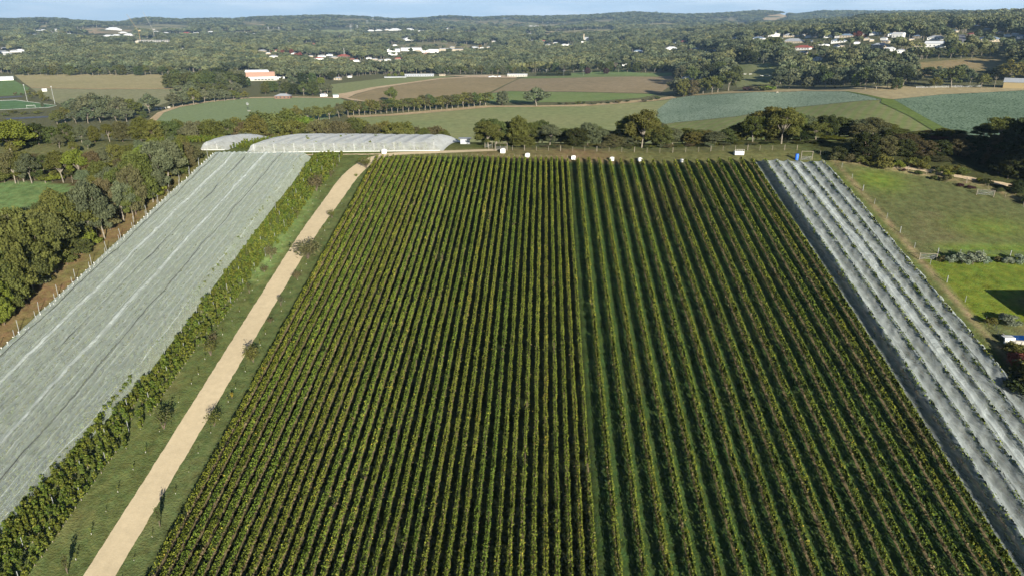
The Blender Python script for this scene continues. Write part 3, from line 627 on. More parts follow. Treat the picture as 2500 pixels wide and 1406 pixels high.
def make_tree(seed, kind, n, leaf):
    """returns (trunk mesh, crown mesh) of a tree about 14 m tall (shrubs 4 m)"""
    rng = np.random.default_rng(seed); blobs = []; tb = MB()
    Ht = 14.0
    if kind == 'gum':
        R = rng.uniform(5.2, 6.6); nb = rng.integers(17, 22)
        for i in range(nb):
            a = i * 2.4 + rng.uniform(-.5, .5); r = R * math.sqrt((i + 0.5) / nb) * rng.uniform(0.75, 1.0)
            z = Ht * (0.44 + 0.45 * (1 - (r / R) ** 1.6)) * rng.uniform(0.84, 1.08)
            blobs.append((r * math.cos(a), r * math.sin(a), min(z, Ht - 1.3), rng.uniform(1.35, 2.5)))
        for i in range(6):
            a = rng.uniform(0, 6.28); q_ = rng.uniform(.3, .85); blobs.append((R * q_ * math.cos(a), R * q_ * math.sin(a), Ht * rng.uniform(.26, .46), rng.uniform(1.0, 1.8)))
        th, forks = 0.30, 7
    elif kind == 'dense':
        R = rng.uniform(4.7, 5.8); nb = rng.integers(26, 32)
        for i in range(nb):
            a = i * 2.4; u = (i + 0.5) / nb; z = Ht * (0.13 + 0.78 * u); rr = R * math.sqrt(max(0.05, 1 - ((u - 0.42) / 0.62) ** 2)) * rng.uniform(0.5, 0.95)
            blobs.append((rr * math.cos(a), rr * math.sin(a), z, rng.uniform(1.3, 2.2)))
        th, forks = 0.2, 5
    elif kind == 'shrub':
        Ht = 4.0; nb = rng.integers(8, 12)
        for i in range(nb):
            a = i * 2.4; r = 1.5 * math.sqrt((i + .5) / nb); blobs.append((r * math.cos(a), r * math.sin(a), rng.uniform(1.1, 3.1) * (1 - 0.25 * r / 1.5), rng.uniform(0.65, 1.0)))
        th, forks = 0.1, 4
    else:  # conifer
        nb = 14
        for i in range(nb):
            u = i / (nb - 1); r = 0.7 * (1 - u); a = i * 2.4; blobs.append((r * math.cos(a), r * math.sin(a), 1.2 + 12 * u, 1.9 * (1 - u) + 0.5))
        th, forks = 0.1, 0
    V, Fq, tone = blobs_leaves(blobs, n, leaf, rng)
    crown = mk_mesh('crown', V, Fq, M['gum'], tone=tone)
    k = Ht / 14.0; lean = rng.uniform(-0.6, 0.6, 2) * k; f0 = Vector((lean[0], lean[1], Ht * th))
    r0 = 0.26 * k if kind != 'conifer' else 0.2
    tb.tube([(0, 0, -0.4 * k), (lean[0] * .3, lean[1] * .3, Ht * th * .5), f0], [r0 * 1.15, r0 * .9, r0 * .75], 7)
    if forks:
        order = sorted(range(len(blobs)), key=lambda i: -blobs[i][2])[:forks + 4]
        for i in order[::1][:forks + 2]:
            b = Vector(blobs[i][:3]); mid = f0.lerp(b, 0.5) + Vector((rng.uniform(-.5, .5) * k, rng.uniform(-.5, .5) * k, -0.4 * k))
            tb.tube([f0 - Vector((0, 0, .15 * k)), mid, b], [r0 * 0.55, r0 * 0.36, r0 * 0.12], 5)
    else: tb.tube([f0, (0, 0, Ht * .9)], [r0 * .7, 0.03], 5)
    trunk = tb.mesh('trunk', M['bark'] if kind == 'gum' else M['darkbark'])
    return trunk, crown

NEAR = {'gum': [make_tree(s, 'gum', 9000, 0.42) for s in (1, 2, 3, 4)], 'dense': [make_tree(s, 'dense', 10000, 0.44) for s in (11, 12, 13, 14)],
        'shrub': [make_tree(s, 'shrub', 2200, 0.24) for s in (21, 22, 23)], 'conifer': [make_tree(31, 'conifer', 1500, 0.5)]}
MID = {'gum': [make_tree(s, 'gum', 2600, 0.80) for s in (5, 6, 7, 8)], 'dense': [make_tree(s, 'dense', 2800, 0.80) for s in (15, 16, 17)],
       'shrub': [make_tree(s, 'shrub', 420, 0.5) for s in (24, 25)], 'conifer': [make_tree(32, 'conifer', 500, 0.8)]}
TINT = {'olive': (0.112, 0.122, 0.036), 'green': (0.082, 0.102, 0.036), 'grey': (0.112, 0.130, 0.072), 'brown': (0.110, 0.104, 0.050), 'dark': (0.044, 0.056, 0.022),
        'yellow': (0.27, 0.22, 0.035), 'red': (0.20, 0.080, 0.048), 'lime': (0.15, 0.19, 0.035), 'purple': (0.075, 0.04, 0.04), 'silver': (0.20, 0.24, 0.17)}
CW = {'olive': 'olive-green', 'green': 'mid-green', 'grey': 'grey-green', 'brown': 'brownish', 'dark': 'dark green', 'yellow': 'yellow', 'red': 'red', 'lime': 'bright green', 'purple': 'dark purple', 'silver': 'silvery'}
NW = {'gum': ('gum_tree', 'tree', 'gum tree'), 'dense': ('bushy_tree', 'tree', 'bushy tree'), 'shrub': ('shrub', 'shrub', 'shrub'), 'conifer': ('conifer', 'tree', 'conifer')}

def top_height(X, Y, ytop):
    fy = -X * SY + Y * CY; v = 703 - ytop
    z = fy * (v * CP - F * SP) / (F * CP + v * SP)
    return z + CAMZ - hz(X, Y)

TREES = []
def tree(belt, px, base, top, kind='gum', col='olive', w=1.0, Y=None):
    if 'thick belt' in belt and px < 125 and kind != 'shrub': top = top + 24
    """base: picture row of the foot, or Y = distance up the slope"""
    if Y is None: X, Yw, Z = at1(px, base)
    else: X, Yw = on_y(px, Y, base or 365), Y; Z = hz(X, Y)
    Hh = max(top_height(X, Yw, top), 0.8)
    TREES.append(dict(belt=belt, px=px, X=X, Y=Yw, Z=Z, H=Hh, kind=kind, col=col, w=w))

def flush_trees():
    rnd = random.Random(3); belts = {}
    for t in TREES: belts.setdefault(t['belt'], []).append(t)
    proto = {}
    for belt, ts in belts.items():
        cnt = {}
        for t in sorted(ts, key=lambda q: q['px']):
            d = math.hypot(t['X'], t['Y']); lib = NEAR if d < 330 else MID
            base = 4.0 if t['kind'] == 'shrub' else 14.0
            i = rnd.randrange(len(lib[t['kind']])); key = (d < 330, t['kind'], i)
            s = t['H'] / base; sw = s * t['w'] * rnd.uniform(0.92, 1.08)
            if 'thick belt' in belt and t['kind'] != 'shrub': sw *= 0.74
            if t['kind'] in ('gum', 'dense') and ('crest' in belt or 'hollow' in belt): sw = max(sw, 0.60 + .1 * rnd.random())
            if t['kind'] == 'shrub' and 'crest fence' in belt: sw = max(sw, 0.9)
            nm, cat, word = NW[t['kind']]
            loc = (t['X'], t['Y'], t['Z']); rz = rnd.uniform(0, 6.28)
            if (key, nm) in proto: o = dup(proto[(key, nm)], loc, rz, (sw, sw, s))
            else:
                o = empty(nm, loc, rz, (sw, sw, s)); tr, cr_ = lib[t['kind']][i]; link('trunk', tr, o); link('crown', cr_, o); proto[(key, nm)] = o
            c = TINT[t['col']]; j = rnd.uniform(0.86, 1.14)
            for ch in o.children:
                if ch.name.startswith('crown'): ch.color = (c[0] * j * rnd.uniform(.93, 1.07), c[1] * j, c[2] * j, 1)
            k = (t['col'], t['kind']); cnt[k] = cnt.get(k, 0) + 1
            t['o'] = o; t['n'] = cnt[k]; t['word'] = word; t['cat'] = cat
        for t in ts:
            k = (t['col'], t['kind'])
            lab = f"{ordw(t['n'])} {CW[t['col']]} {t['word']} from left {belt}" if cnt[k] > 1 else f"only {CW[t['col']]} {t['word']} {belt}"
            tag(t['o'], lab, t['cat'], f"trees and shrubs {belt}")

def scatter(name, pts, rot, scl, srcs, label, cat):
    """uncountable plants: points that carry instances of a few plant meshes"""
    me = bpy.data.meshes.new(name); n = len(pts); me.vertices.add(n); me.vertices.foreach_set('co', np.asarray(pts, np.float32).ravel())
    a = me.attributes.new('rot', 'FLOAT', 'POINT'); a.data.foreach_set('value', np.asarray(rot, np.float32))
    a = me.attributes.new('scl', 'FLOAT_VECTOR', 'POINT'); a.data.foreach_set('vector', np.asarray(scl, np.float32).ravel()); me.update()
    o = link(name, me); c = bpy.data.collections.new(name + '_kinds')
    for i, s in enumerate(srcs):
        so = bpy.data.objects.new(f'{name}_kind', s); c.objects.link(so)
    ng = bpy.data.node_groups.new(name, 'GeometryNodeTree'); ng.interface.new_socket('Geometry', in_out='INPUT', socket_type='NodeSocketGeometry'); ng.interface.new_socket('Geometry', in_out='OUTPUT', socket_type='NodeSocketGeometry')
    gi = ng.nodes.new('NodeGroupInput'); go = ng.nodes.new('NodeGroupOutput'); ip = ng.nodes.new('GeometryNodeInstanceOnPoints'); ci = ng.nodes.new('GeometryNodeCollectionInfo')
    ci.inputs['Collection'].default_value = c; ci.inputs['Separate Children'].default_value = True; ci.inputs['Reset Children'].default_value = True
    ip.inputs['Pick Instance'].default_value = True
    r = ng.nodes.new('GeometryNodeInputNamedAttribute'); r.data_type = 'FLOAT'; r.inputs[0].default_value = 'rot'; cx = ng.nodes.new('ShaderNodeCombineXYZ')
    s = ng.nodes.new('GeometryNodeInputNamedAttribute'); s.data_type = 'FLOAT_VECTOR'; s.inputs[0].default_value = 'scl'
    L = ng.links.new
    L(gi.outputs[0], ip.inputs['Points']); L(ci.outputs[0], ip.inputs['Instance']); L(r.outputs[0], cx.inputs[2]); L(cx.outputs[0], ip.inputs['Rotation']); L(s.outputs[0], ip.inputs['Scale']); L(ip.outputs[0], go.inputs[0])
    md = o.modifiers.new('plants', 'NODES'); md.node_group = ng
    return tag(o, label, cat, kind='stuff')

# ================================================================== VINE ROWS
def vine_row(idx, X0, Ya, Yb, zlo, zhi, half, netted=False, dens=1.0):
    rng = np.random.default_rng(900 + idx)
    wob = lambda y: X0 + 0.09 * (fbm(y / 6.0, y * 0 + idx * 3.1, 41, 2))
    L = Yb - Ya
    # leaf faces: smaller and more of them near the camera
    Yc = []; Sz = []
    for a in np.arange(Ya, Yb, 10.0):
        b = min(a + 10, Yb); dist = math.hypot(X0, (a + b) / 2); sz = np.interp(dist, [80, 130, 210], [0.185, 0.215, 0.27])
        n = int((b - a) * 3.0 * dens / (sz * sz) * (0.85 if netted else 1.0)); Yc.append(rng.uniform(a, b, n)); Sz.append(np.full(n, sz))
    Y = np.concatenate(Yc); S = np.concatenate(Sz); n = len(Y)
    hh = 0.5 + 0.6 * fbm(Y / 0.7, Y * 0 + idx * 7.7, 51, 3)                     # uneven top, vine by vine
    gap = fbm(Y / 2.3, Y * 0 + idx * 5.3, 57, 2)
    top = zhi - 0.30 + 0.55 * hh - 0.35 * (gap < -0.55)
    u = rng.random(n); zz = zlo + (top - zlo) * u ** 0.75
    prof = half * (0.55 + 0.65 * np.sin(np.pi * np.clip((zz - zlo) / (zhi - zlo), 0, 1) ** 0.8)) * (0.62 + 0.80 * vnoise(Y / 0.55, Y * 0 + idx, 61))
    side = np.where(rng.random(n) < 0.5, -1, 1); rr = rng.random(n) ** 0.45
    Xo = side * prof * rr
    sh = rng.random(n) < 0.012                                                   # stray shoots
    Xo = np.where(sh, Xo * 1.9, Xo); zz = np.where(sh, zz + rng.uniform(0, .3, n), zz)
    hole = (gap < (-0.66 if idx < 50 else -0.80)) & (rng.random(n) < .85) if not netted else np.zeros(n, bool)
    Y, S, zz, Xo = Y[~hole], S[~hole], zz[~hole], Xo[~hole]; n = len(Y); rowtone = rng.uniform(-.08, .08)
    X = wob(Y) + Xo; Z = H(X, Y) + zz
    out = np.stack([Xo / half, rng.normal(0, .2, n), (zz - (zlo + zhi) / 2) * 1.2], 1)
    V, Fq = leaf_quads(np.stack([X, Y, Z], 1), S * rng.uniform(.65, 1.3, n), out, 0.9, 1.15, rng)
    tone = np.clip(rowtone + rng.random(n) * 0.75 + 0.25 * vnoise(Y / 1.4, Y * 0 + idx * 2, 71), 0, 0.965); tone[rng.random(n) < 0.008] = 1
    # large dark inner faces, added so no sun leaks through the hedge
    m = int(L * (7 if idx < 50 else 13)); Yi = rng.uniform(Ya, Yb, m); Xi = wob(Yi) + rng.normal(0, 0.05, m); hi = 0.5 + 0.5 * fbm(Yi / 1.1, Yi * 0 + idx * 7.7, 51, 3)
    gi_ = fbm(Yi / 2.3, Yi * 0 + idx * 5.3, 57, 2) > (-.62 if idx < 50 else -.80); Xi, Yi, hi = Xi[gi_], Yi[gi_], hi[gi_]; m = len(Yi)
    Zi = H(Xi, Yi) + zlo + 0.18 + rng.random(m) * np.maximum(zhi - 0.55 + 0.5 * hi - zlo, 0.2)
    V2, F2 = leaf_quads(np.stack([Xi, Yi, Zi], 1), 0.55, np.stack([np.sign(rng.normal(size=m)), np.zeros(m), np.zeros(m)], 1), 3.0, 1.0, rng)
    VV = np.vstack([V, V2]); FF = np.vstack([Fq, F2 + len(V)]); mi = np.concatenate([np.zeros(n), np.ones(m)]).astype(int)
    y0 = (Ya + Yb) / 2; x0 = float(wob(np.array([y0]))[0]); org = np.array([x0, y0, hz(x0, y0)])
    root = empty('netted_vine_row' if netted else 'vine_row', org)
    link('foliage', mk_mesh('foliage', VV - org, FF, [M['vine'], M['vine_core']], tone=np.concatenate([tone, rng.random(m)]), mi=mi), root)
    # dry grass under the wires: a ragged mat with tufts
    s = np.arange(Ya - 0.6, Yb + 0.6, 0.45); k = len(s); hw = (0.15 if idx < 50 else 0.19) + 0.12 * fbm(s / 1.3, s * 0 + idx, 81, 3)
    gx = wob(s)[:, None] + hw[:, None] * np.array([-1.0, 0.0, 1.1])[None]; gy = np.repeat(s[:, None], 3, 1); gz = H(gx, gy) + np.array([0.015, 0.07, 0.015])[None]
    Vg = np.stack([gx, gy, gz], -1).reshape(-1, 3); Fg = grid_faces(k, 3)
    tn = int(L * 9); Yt = rng.uniform(Ya, Yb, tn); Xt = wob(Yt) + rng.normal(0, 0.15, tn); cl = vnoise(Yt / 0.8, Yt * 0 + idx, 91)
    keep = cl > 0.3; Yt = Yt[keep]; Xt = Xt[keep]; tn = len(Yt)
    Vt, Ft = leaf_quads(np.stack([Xt, Yt, H(Xt, Yt) + rng.uniform(0.05, 0.30, tn)], 1), rng.uniform(.18, .34, tn), None, 0, 1.3, rng)
    link('dry_grass', mk_mesh('dry_grass', np.vstack([Vg, Vt]) - org, np.vstack([Fg, Ft + len(Vg)]), M['dry'], tone=np.concatenate([0.35 + 0.3 * rng.random(len(Fg)), rng.random(tn)])), root)['kind'] = 'stuff'
    # trunks and trellis posts
    tb = MB()
    for y in np.arange(Ya + .4, Yb, 1.25):
        x = float(wob(np.array([y]))[0]); z = hz(x, y); tb.tube([(x - org[0], y - org[1], z - org[2] - .05), (x - org[0] + rng.uniform(-.05, .05), y - org[1], z - org[2] + zlo + .25)], [0.035, 0.025], 4, False)
    tb.build('trunks', M['darkbark'], root)['kind'] = 'stuff'
    for y in (Yb + 0.35,):
        x = float(wob(np.array([y]))[0]); z = hz(x, y); q = MB(); q.tube([(x - org[0], y - org[1] , z - org[2] - .1), (x - org[0], y - org[1] + .1, z - org[2] + 1.75)], 0.05, 6); q.build('end_post', M['wood'], root)
    return root

NROWS = [-47.5 + 1.5236 * i for i in range(37)]
for i, X0 in enumerate(NROWS):
    r = vine_row(i, X0, 52.0, 197.1 - 0.010 * (X0 + 47), 0.55, 1.66, 0.28)
    lab = {0: 'first narrow-spaced vine row, edging the grass verge of the gravel road', 36: 'last narrow-spaced vine row, where the wide grassy spacing begins'}.get(i, f'{ordw(i + 1)} narrow-spaced vine row counted from the gravel road')
    tag(r, lab, 'vine row', 'closely spaced vine rows')
WROWS = [7.35 + 3.0 * k for k in range(1, 18)]
for i, X0 in enumerate(WROWS):
    r = vine_row(50 + i, X0, 52.0, 196.5 - 0.065 * (X0 - 7), 0.58, 1.86, 0.38, dens=1.15)
    lab = {16: 'outermost wide-spaced vine row, right beside the draped white net'}.get(i, f'{ordw(17 - i)} wide-spaced vine row counted from the draped net')
    tag(r, lab, 'vine row', 'widely spaced vine rows')
NETROWS = [61.7 + 3.0 * k for k in range(6)]
for i, X0 in enumerate(NETROWS):
    r = vine_row(90 + i, X0, 52.0, 192.4 - 0.14 * (X0 - 61), 0.50, 1.86, 0.36, netted=True)
    tag(r, f'{ordw(i + 1)} row of vines under the draped net, counted from the open rows', 'vine row', 'vine rows under the right-hand net')

# ================================================================== BIRD NETS
def net_mesh(name, xs, ys, fn, mat):
    A, B = np.meshgrid(xs, ys); X, Y, Zr = fn(A, B)
    return mk_mesh(name, np.stack([X, Y, H(X, Y) + Zr], -1).reshape(-1, 3), grid_faces(*A.shape), mat, smooth=True)

M['net_l'] = mat_net('white_bird_net', 0.20, (0.80, 0.89, 0.83), (2.2, 0.7), 0.12, 0.15, 0.6, (.85, 1.2))
M['net_r'] = mat_net('grey_bird_net', 0.38, (0.49, 0.54, 0.53), (0.8, 0.25), 0.12, -0.95, 0.8, (.7, 1.35))
M['net_far'] = mat_net('bright_bird_net', 0.30, (0.84, 0.87, 0.87), (0.5, 0.5), 0.05, 0.2, 0.3, (.8, 1.2))
M['overlap'] = mat_net('doubled_net', 0.27, (0.72, 0.78, 0.76), (0.5, 0.1), 0.05, 0)

def sharp(x, p=0.6): return 1 - np.abs(np.sin(np.pi * x)) ** p
def left_net(A, B):
    z = 1.75 + 0.33 * sharp(A / 1.55 + 0.10 * fbm(A / 5, B / 7, 3, 2), 0.7) + 0.16 * fbm(A / 1.3, B / 2.6, 5, 3) + 0.13 * sharp((B + A * 0.8) / 4.6 + 0.35 * fbm(A / 4, B / 9, 8, 2), 0.5)
    sc = 0.5 + 0.5 * np.cos(2 * np.pi * B / 6.0)
    z = z * (0.42 + 0.58 * sst(-96.9, -95.6, A)) * (0.04 + 0.96 * (1 - sst(-69.6, -67.4, A)))
    z = z * (0.5 + 0.5 * (1 - sst(197.4, 198.8, B)))
    X = A + np.where(A < -96.0, 0.35 * (sc - 0.5), 0) + 0.22 * (fbm(A / 3, B / 5, 13, 2)) - np.where(A > -73, np.interp(B, [50, 70, 85, 102], [3.9, 3.4, 1.9, 0]) * (A + 73) / 5.7, 0)
    return X, B, np.maximum(z, 0.05)
net = empty('bird_net', (-82, 130, hz(-82, 130)))
def into(o, root):
    o.parent = root; o.matrix_parent_inverse = Matrix.Translation(-Vector(root.location)); return o
into(link('net_sheet', net_mesh('net_sheet', np.arange(-96.6, -67.2, 0.30), np.arange(52, 199, 0.5), left_net, M['net_l'])), net)
def ribbon(name, fx, ys, w, lift, netfn, mat, nw=3):
    t = np.linspace(-w / 2, w / 2, nw + 1); A = fx(ys)[:, None] + t[None]; B = np.repeat(ys[:, None], nw + 1, 1); X, Y, Zr = netfn(A, B)
    return mk_mesh(name, np.stack([X, Y, H(X, Y) + Zr + lift], -1).reshape(-1, 3), grid_faces(*A.shape), mat, smooth=True)
ys = np.arange(52, 198.4, 0.5)
for nm, xf, w, lift, mt in (('overlap_seam', lambda y: -89.6 + 0.25 * fbm(y / 14, y * 0, 2, 2), 0.40, 0.05, M['overlap']), ('overlap_seam', lambda y: -80.4 + 0.25 * fbm(y / 14, y * 0 + 4, 3, 2), 0.46, 0.05, M['overlap']),
                         ('support_wire', lambda y: -94.2 + 0.3 * fbm(y / 9, y * 0 + 1, 6, 2), 0.11, 0.08, M['dark']), ('support_wire', lambda y: -85.3 + 0.3 * fbm(y / 9, y * 0 + 2, 7, 2), 0.13, 0.08, M['dark']),
                         ('support_wire', lambda y: -75.6 + 0.3 * fbm(y / 9, y * 0 + 3, 8, 2), 0.11, 0.08, M['dark'])):
    into(link(nm, ribbon(nm, xf, ys, w, lift, left_net, mt)), net)
def folds(name, xk, netfn, mat, w, y0, y1, seed, lift=.05, drop=.25):
    V = []; Fc = []; b = 0
    for k, x0 in enumerate(xk):
        yy = np.arange(y0, y1, 0.6); xx = x0 + 0.18 * fbm(yy / 6, yy * 0 + k * 3, seed, 3); ww = w * (0.5 + 1.0 * vnoise(yy / 2.5, yy * 0 + k, seed + 1)); on = vnoise(yy / 5.0, yy * 0 + k * 2, seed + 2) > drop
        A = xx[:, None] + ww[:, None] * np.array([-.5, 0, .5])[None]; B = np.repeat(yy[:, None], 3, 1); X, Y, Zr = netfn(A, B); Z = H(X, Y) + Zr + lift + np.array([0, .05, 0])[None]
        V.append(np.stack([X, Y, Z], -1).reshape(-1, 3)); f = grid_faces(len(yy), 3).reshape(2, -1, 4) if False else grid_faces(len(yy), 3); sel = on[f[:, 0] // 3]; Fc.append(f[sel] + b); b += 3 * len(yy)
    return mk_mesh(name, np.vstack(V), np.vstack(Fc), mat, smooth=True)
into(link('wire_folds', folds('wire_folds', np.arange(-95.35, -68.5, 1.55), left_net, M['overlap'], .10, 53, 197.5, 301, drop=.30)), net)
tag(net, 'huge pale netting canopy sloping down the left side of the hill', 'net')

Yend_r = lambda A: 193.9 - 0.14 * (A - 60)
def right_net(A, B):
    ph = (A - 61.7) / 3.0; d = np.abs(ph - np.round(ph))                            # 0 on a row, 0.5 between
    pk = 1.74 + 0.26 * fbm(B / 3.0, A * 0 + np.round(ph) * 5, 15, 3)
    sag = 1.22 + 0.24 * fbm(B / 3.1 + A / 9, A / 2.4, 17, 3)
    z = pk - (pk - sag) * np.clip(d / 0.42, 0, 1) ** 0.65 + 0.10 * sharp((B - A * 1.2) / 2.7 + 0.4 * fbm(A / 3, B / 5, 19, 2), 0.5)
    z = z + 0.09 * fbm(A / 0.9, B / 1.6, 23, 2) + 0.22 * sst(69, 73, A) * sharp((B + A * .9) / 6.0 + 0.5 * fbm(A / 5, B / 8, 29, 2), 0.6) - .08 * sst(69, 73, A)
    z = z * (0.03 + 0.97 * sst(59.9, 61.5, A)) * (0.25 + 0.75 * (1 - sst(77.2, 78.2, A)))
    Yend = 193.0 - 0.14 * (A - 60); z = z * (0.35 + 0.65 * (1 - sst(-0.7, 0.7, B - Yend)))
    X = A + np.where(A > 77, 0.30 * fbm(B / 1.2, B * 0, 25, 2), 0) + 0.1 * fbm(A / 2, B / 3, 27, 2)
    return X, B, np.maximum(z, 0.04)
net = empty('bird_net', (69, 125, hz(69, 125)))
into(link('net_sheet', net_mesh('net_sheet', np.arange(59.7, 78.3, 0.20), np.append(np.arange(0, 1, 0.0032), 1.0), lambda A, B: right_net(A, 52 + (Yend_r(A) - 52) * B), M['net_r'])), net)
ys = np.arange(52, 189.8, 0.5)
for nm, xf, w, lift, mt in (('overlap_seam', lambda y: 69.3 + 0.2 * fbm(y / 12, y * 0, 32, 2) + (y - 130) * -0.002, 1.15, 0.08, M['overlap']), ('support_wire', lambda y: 74.0 + 0.35 * fbm(y / 9, y * 0 + 1, 36, 2), 0.17, 0.12, M['dark']),
                         ('support_wire', lambda y: 65.1 + 0.2 * fbm(y / 9, y * 0 + 2, 37, 2), 0.08, 0.09, M['dark'])):
    into(link(nm, ribbon(nm, xf, ys, w, lift, right_net, mt)), net)
into(link('wire_folds', folds('wire_folds', NETROWS, right_net, M['overlap'], .10, 53, 189, 401, drop=.35)), net)
tag(net, 'grey-white net draped over six vine rows on the right slope', 'net')

def box_net(x0f, x1f, x0b, x1b, Yf, Yb, ht, bay):
    """net block on posts at the crest: u across, v away from the camera"""
    w = abs(x1f - x0f)
    def fn(A, B):
        Y = Yf + 3.4 * A * (1 - B) * (abs(x1f - x0f) > 20) + (Yb - Yf) * B; X = (x0f + (x0b - x0f) * B) * (1 - A) + (x1f + (x1b - x1f) * B) * A
        w = abs(x1f - x0f); u = A * w
        z = ht + 0.38 * sharp(u / bay, 0.9) - 0.2 + 0.05 * sharp(Y / 4.5 + 0.1 * fbm(X / 5, Y / 5, 3, 2), .8) + 0.05 * fbm(X / 2, Y / 2, 45, 3)
        z = z * (0.02 + 0.98 * sst(-0.001, 0.018, B)) * sst(-0.001, 1.6 / w, A) * (1 - sst(1 - 5.0 / w, 1.001, A)) * (1 - sst(0.97, 1.01, B) * 0.9)
        return X, Y, np.maximum(z, 0.05)
    return fn
for (args, lab, nm_) in (((-88.5, -29.5, -74, -25.5, 201.9, 243, 2.4, 4.4), 'long bright white net over trees along the crest', 1), ((-104.0, -95.0, -101, -86.5, 204.5, 242, 2.2, 4.4), 'small bright white net at the far left of the crest', 2)):
    fn = box_net(*args); w = args[1] - args[0]; root = empty('bird_net', ((args[0] + args[1]) / 2, args[4], hz((args[0] + args[1]) / 2, args[4])))
    into(link('net_sheet', net_mesh('net_sheet', np.concatenate([np.linspace(0, 0.04, 5)[:-1], np.linspace(0.04, 0.96, int(w * 1.6)), np.linspace(0.96, 1, 6)[1:]]), np.concatenate([np.linspace(0, 0.06, 8)[:-1], np.linspace(0.06, 1, 50)]), fn, M['net_far'])), root)
    k = 0
    for x in np.arange(args[0] + 2.0, args[1] - 1.5, 3.0):
        y = args[4] + 1.4 + 3.4 * (x - args[0]) / w * (w > 20); q = MB(); z = hz(x, y); q.tube([(x, y, z - .1), (x, y, z + 1.5 if k % 2 else z + 2.2)], 0.06, 6); into(q.build('post', M['white']), root); k += 1
    q = MB(); q.tube([(x, args[4] - 0.1 + 3.4 * (x - args[0]) / w * (w > 20), hz(x, args[4] + 3.4 * (x - args[0]) / w * (w > 20)) + 0.1) for x in np.arange(args[0], args[1], 2.0)], 0.09, 5); into(q.build('hem_roll', M['white']), root)
    into(link('wire_folds', net_mesh('wire_folds', *_box_folds(fn, w), M['overlap'])), root) if False else None
    tag(root, lab, 'net')

# ================================================================== YOUNG VINES beside and under the left net
def young_plant(seed, h):
    rng = np.random.default_rng(seed); n = 95
    z = rng.uniform(0.35, h, n); r = 0.30 * (0.5 + 0.7 * np.sin(np.pi * (z - 0.3) / h)) * rng.random(n) ** 0.5; a = rng.uniform(0, 6.28, n)
    C = np.stack([r * np.cos(a) + 0.1 * (z - .3) * rng.normal(), r * np.sin(a), z], 1); V, Fq = leaf_quads(C, rng.uniform(.16, .30, n), None, 0, 1.3, rng)
    fol = mk_mesh('foliage', V, Fq, M['young'], tone=np.clip(rng.random(n), 0, .97))
    t = MB(); t.tube([(0, 0, -.05), (0.02, 0, h * .8)], [.025, .015], 4, False); st = t.mesh('stem', M['darkbark'])
    g = MB(); g.tube([(0, 0, -.03), (0, 0, .28)], .045, 6); gd = g.mesh('stem_guard', M['wood'])
    allv = mk_mesh('young_vine_kind', V, Fq, M['young'], tone=np.clip(rng.random(n), 0, .97)); return fol, st, gd, allv
YP = [young_plant(s, h) for s, h in ((1, 1.5), (2, 1.8), (3, 1.65), (4, 1.35))]
def edge_x(y): return np.interp(y, [52, 64, 85, 106, 131, 163, 198], [-63.2, -63.0, -62.3, -61.4, -60.0, -59.4, -57.4])
cand = []
for ri, X0 in enumerate(np.arange(-71.0, -56.5, 1.25)):
    for pi_, Y in enumerate(np.arange(54, 198.5, 1.12)):
        x = X0 + RNG.normal(0, .10); y = Y + RNG.normal(0, .16)
        if x < edge_x(Y) - 0.1 and x > float(np.interp(Y, [50, 70, 85, 102, 198], [-71.2, -70.8, -69.3, -67.2, -67.0])) + .1 and RNG.random() > 0.05: cand.append((x, y, ri, pi_))
cand.sort(key=lambda c: c[1])
vis = [c for c in cand if 62 < c[1]]; near, rest = vis[:300], [c for c in cand if c[1] <= 62] + vis[300:]
protos = []
cnt = {}
for i, (x, y, ri, pi_) in enumerate(near):
    k = i % 4; s = RNG.uniform(.85, 1.2); loc = (x, y, hz(x, y)); rz = RNG.uniform(0, 6.28)
    if i < 4:
        o = empty('young_vine', loc, rz, s); link('foliage', YP[k][0], o); link('stem', YP[k][1], o); link('stem_guard', YP[k][2], o); protos.append(o)
    else: o = dup(protos[k], loc, rz, s)
    cnt[ri] = cnt.get(ri, 0) + 1
    tag(o, f'leafy young vine, {ordw(cnt[ri])} up the slope in the {ordw(ri + 1)} line from the left net', 'young vine', 'young vines between the left net and the road')
R_ = np.array([(c[0], c[1]) for c in rest]); n = len(R_)
scatter('young_vines', np.column_stack([R_, H(R_[:, 0], R_[:, 1])]), RNG.uniform(0, 6.28, n), np.repeat(RNG.uniform(.85, 1.25, n)[:, None], 3, 1), [p[3] for p in YP], 'mass of young vines continuing up the slope beside the left net', 'young vines')
A, B = np.meshgrid(np.arange(-95.6, -68.4, 1.55), np.arange(53, 198, 0.62)); A = A.ravel() + RNG.normal(0, .12, A.size); B = B.ravel() + RNG.normal(0, .15, B.size)
kp = (RNG.random(A.size) > .06) & (fbm(A / 2.5, B / 4, 77, 2) > -0.75); A = A[kp]; B = B[kp]; n = len(A)
scatter('netted_young_vines', np.column_stack([A, B, H(A, B)]), RNG.uniform(0, 6.28, n), np.repeat(RNG.uniform(.75, 1.0, n)[:, None], 3, 1), [p[3] for p in YP], 'mass of young vines growing beneath the left net', 'young vines')
# between and beside the crest nets
pts = []
for x0, x1, y0, y1 in ((-94.5, -86, 205, 236), (-125, -104.5, 214, 240)):
    for x in np.arange(x0, x1, 1.6):
        for y in np.arange(y0, y1, 1.2): pts.append((x + (y - 204) * 0.30 + RNG.normal(0, .15), y + RNG.normal(0, .15)))
pts = np.array(pts); n = len(pts)
scatter('crest_young_vines', np.column_stack([pts, H(pts[:, 0], pts[:, 1])]), RNG.uniform(0, 6.28, n), np.repeat(RNG.uniform(.8, 1.1, n)[:, None], 3, 1), [p[3] for p in YP], 'young vines on the crest between the white nets', 'young vines')
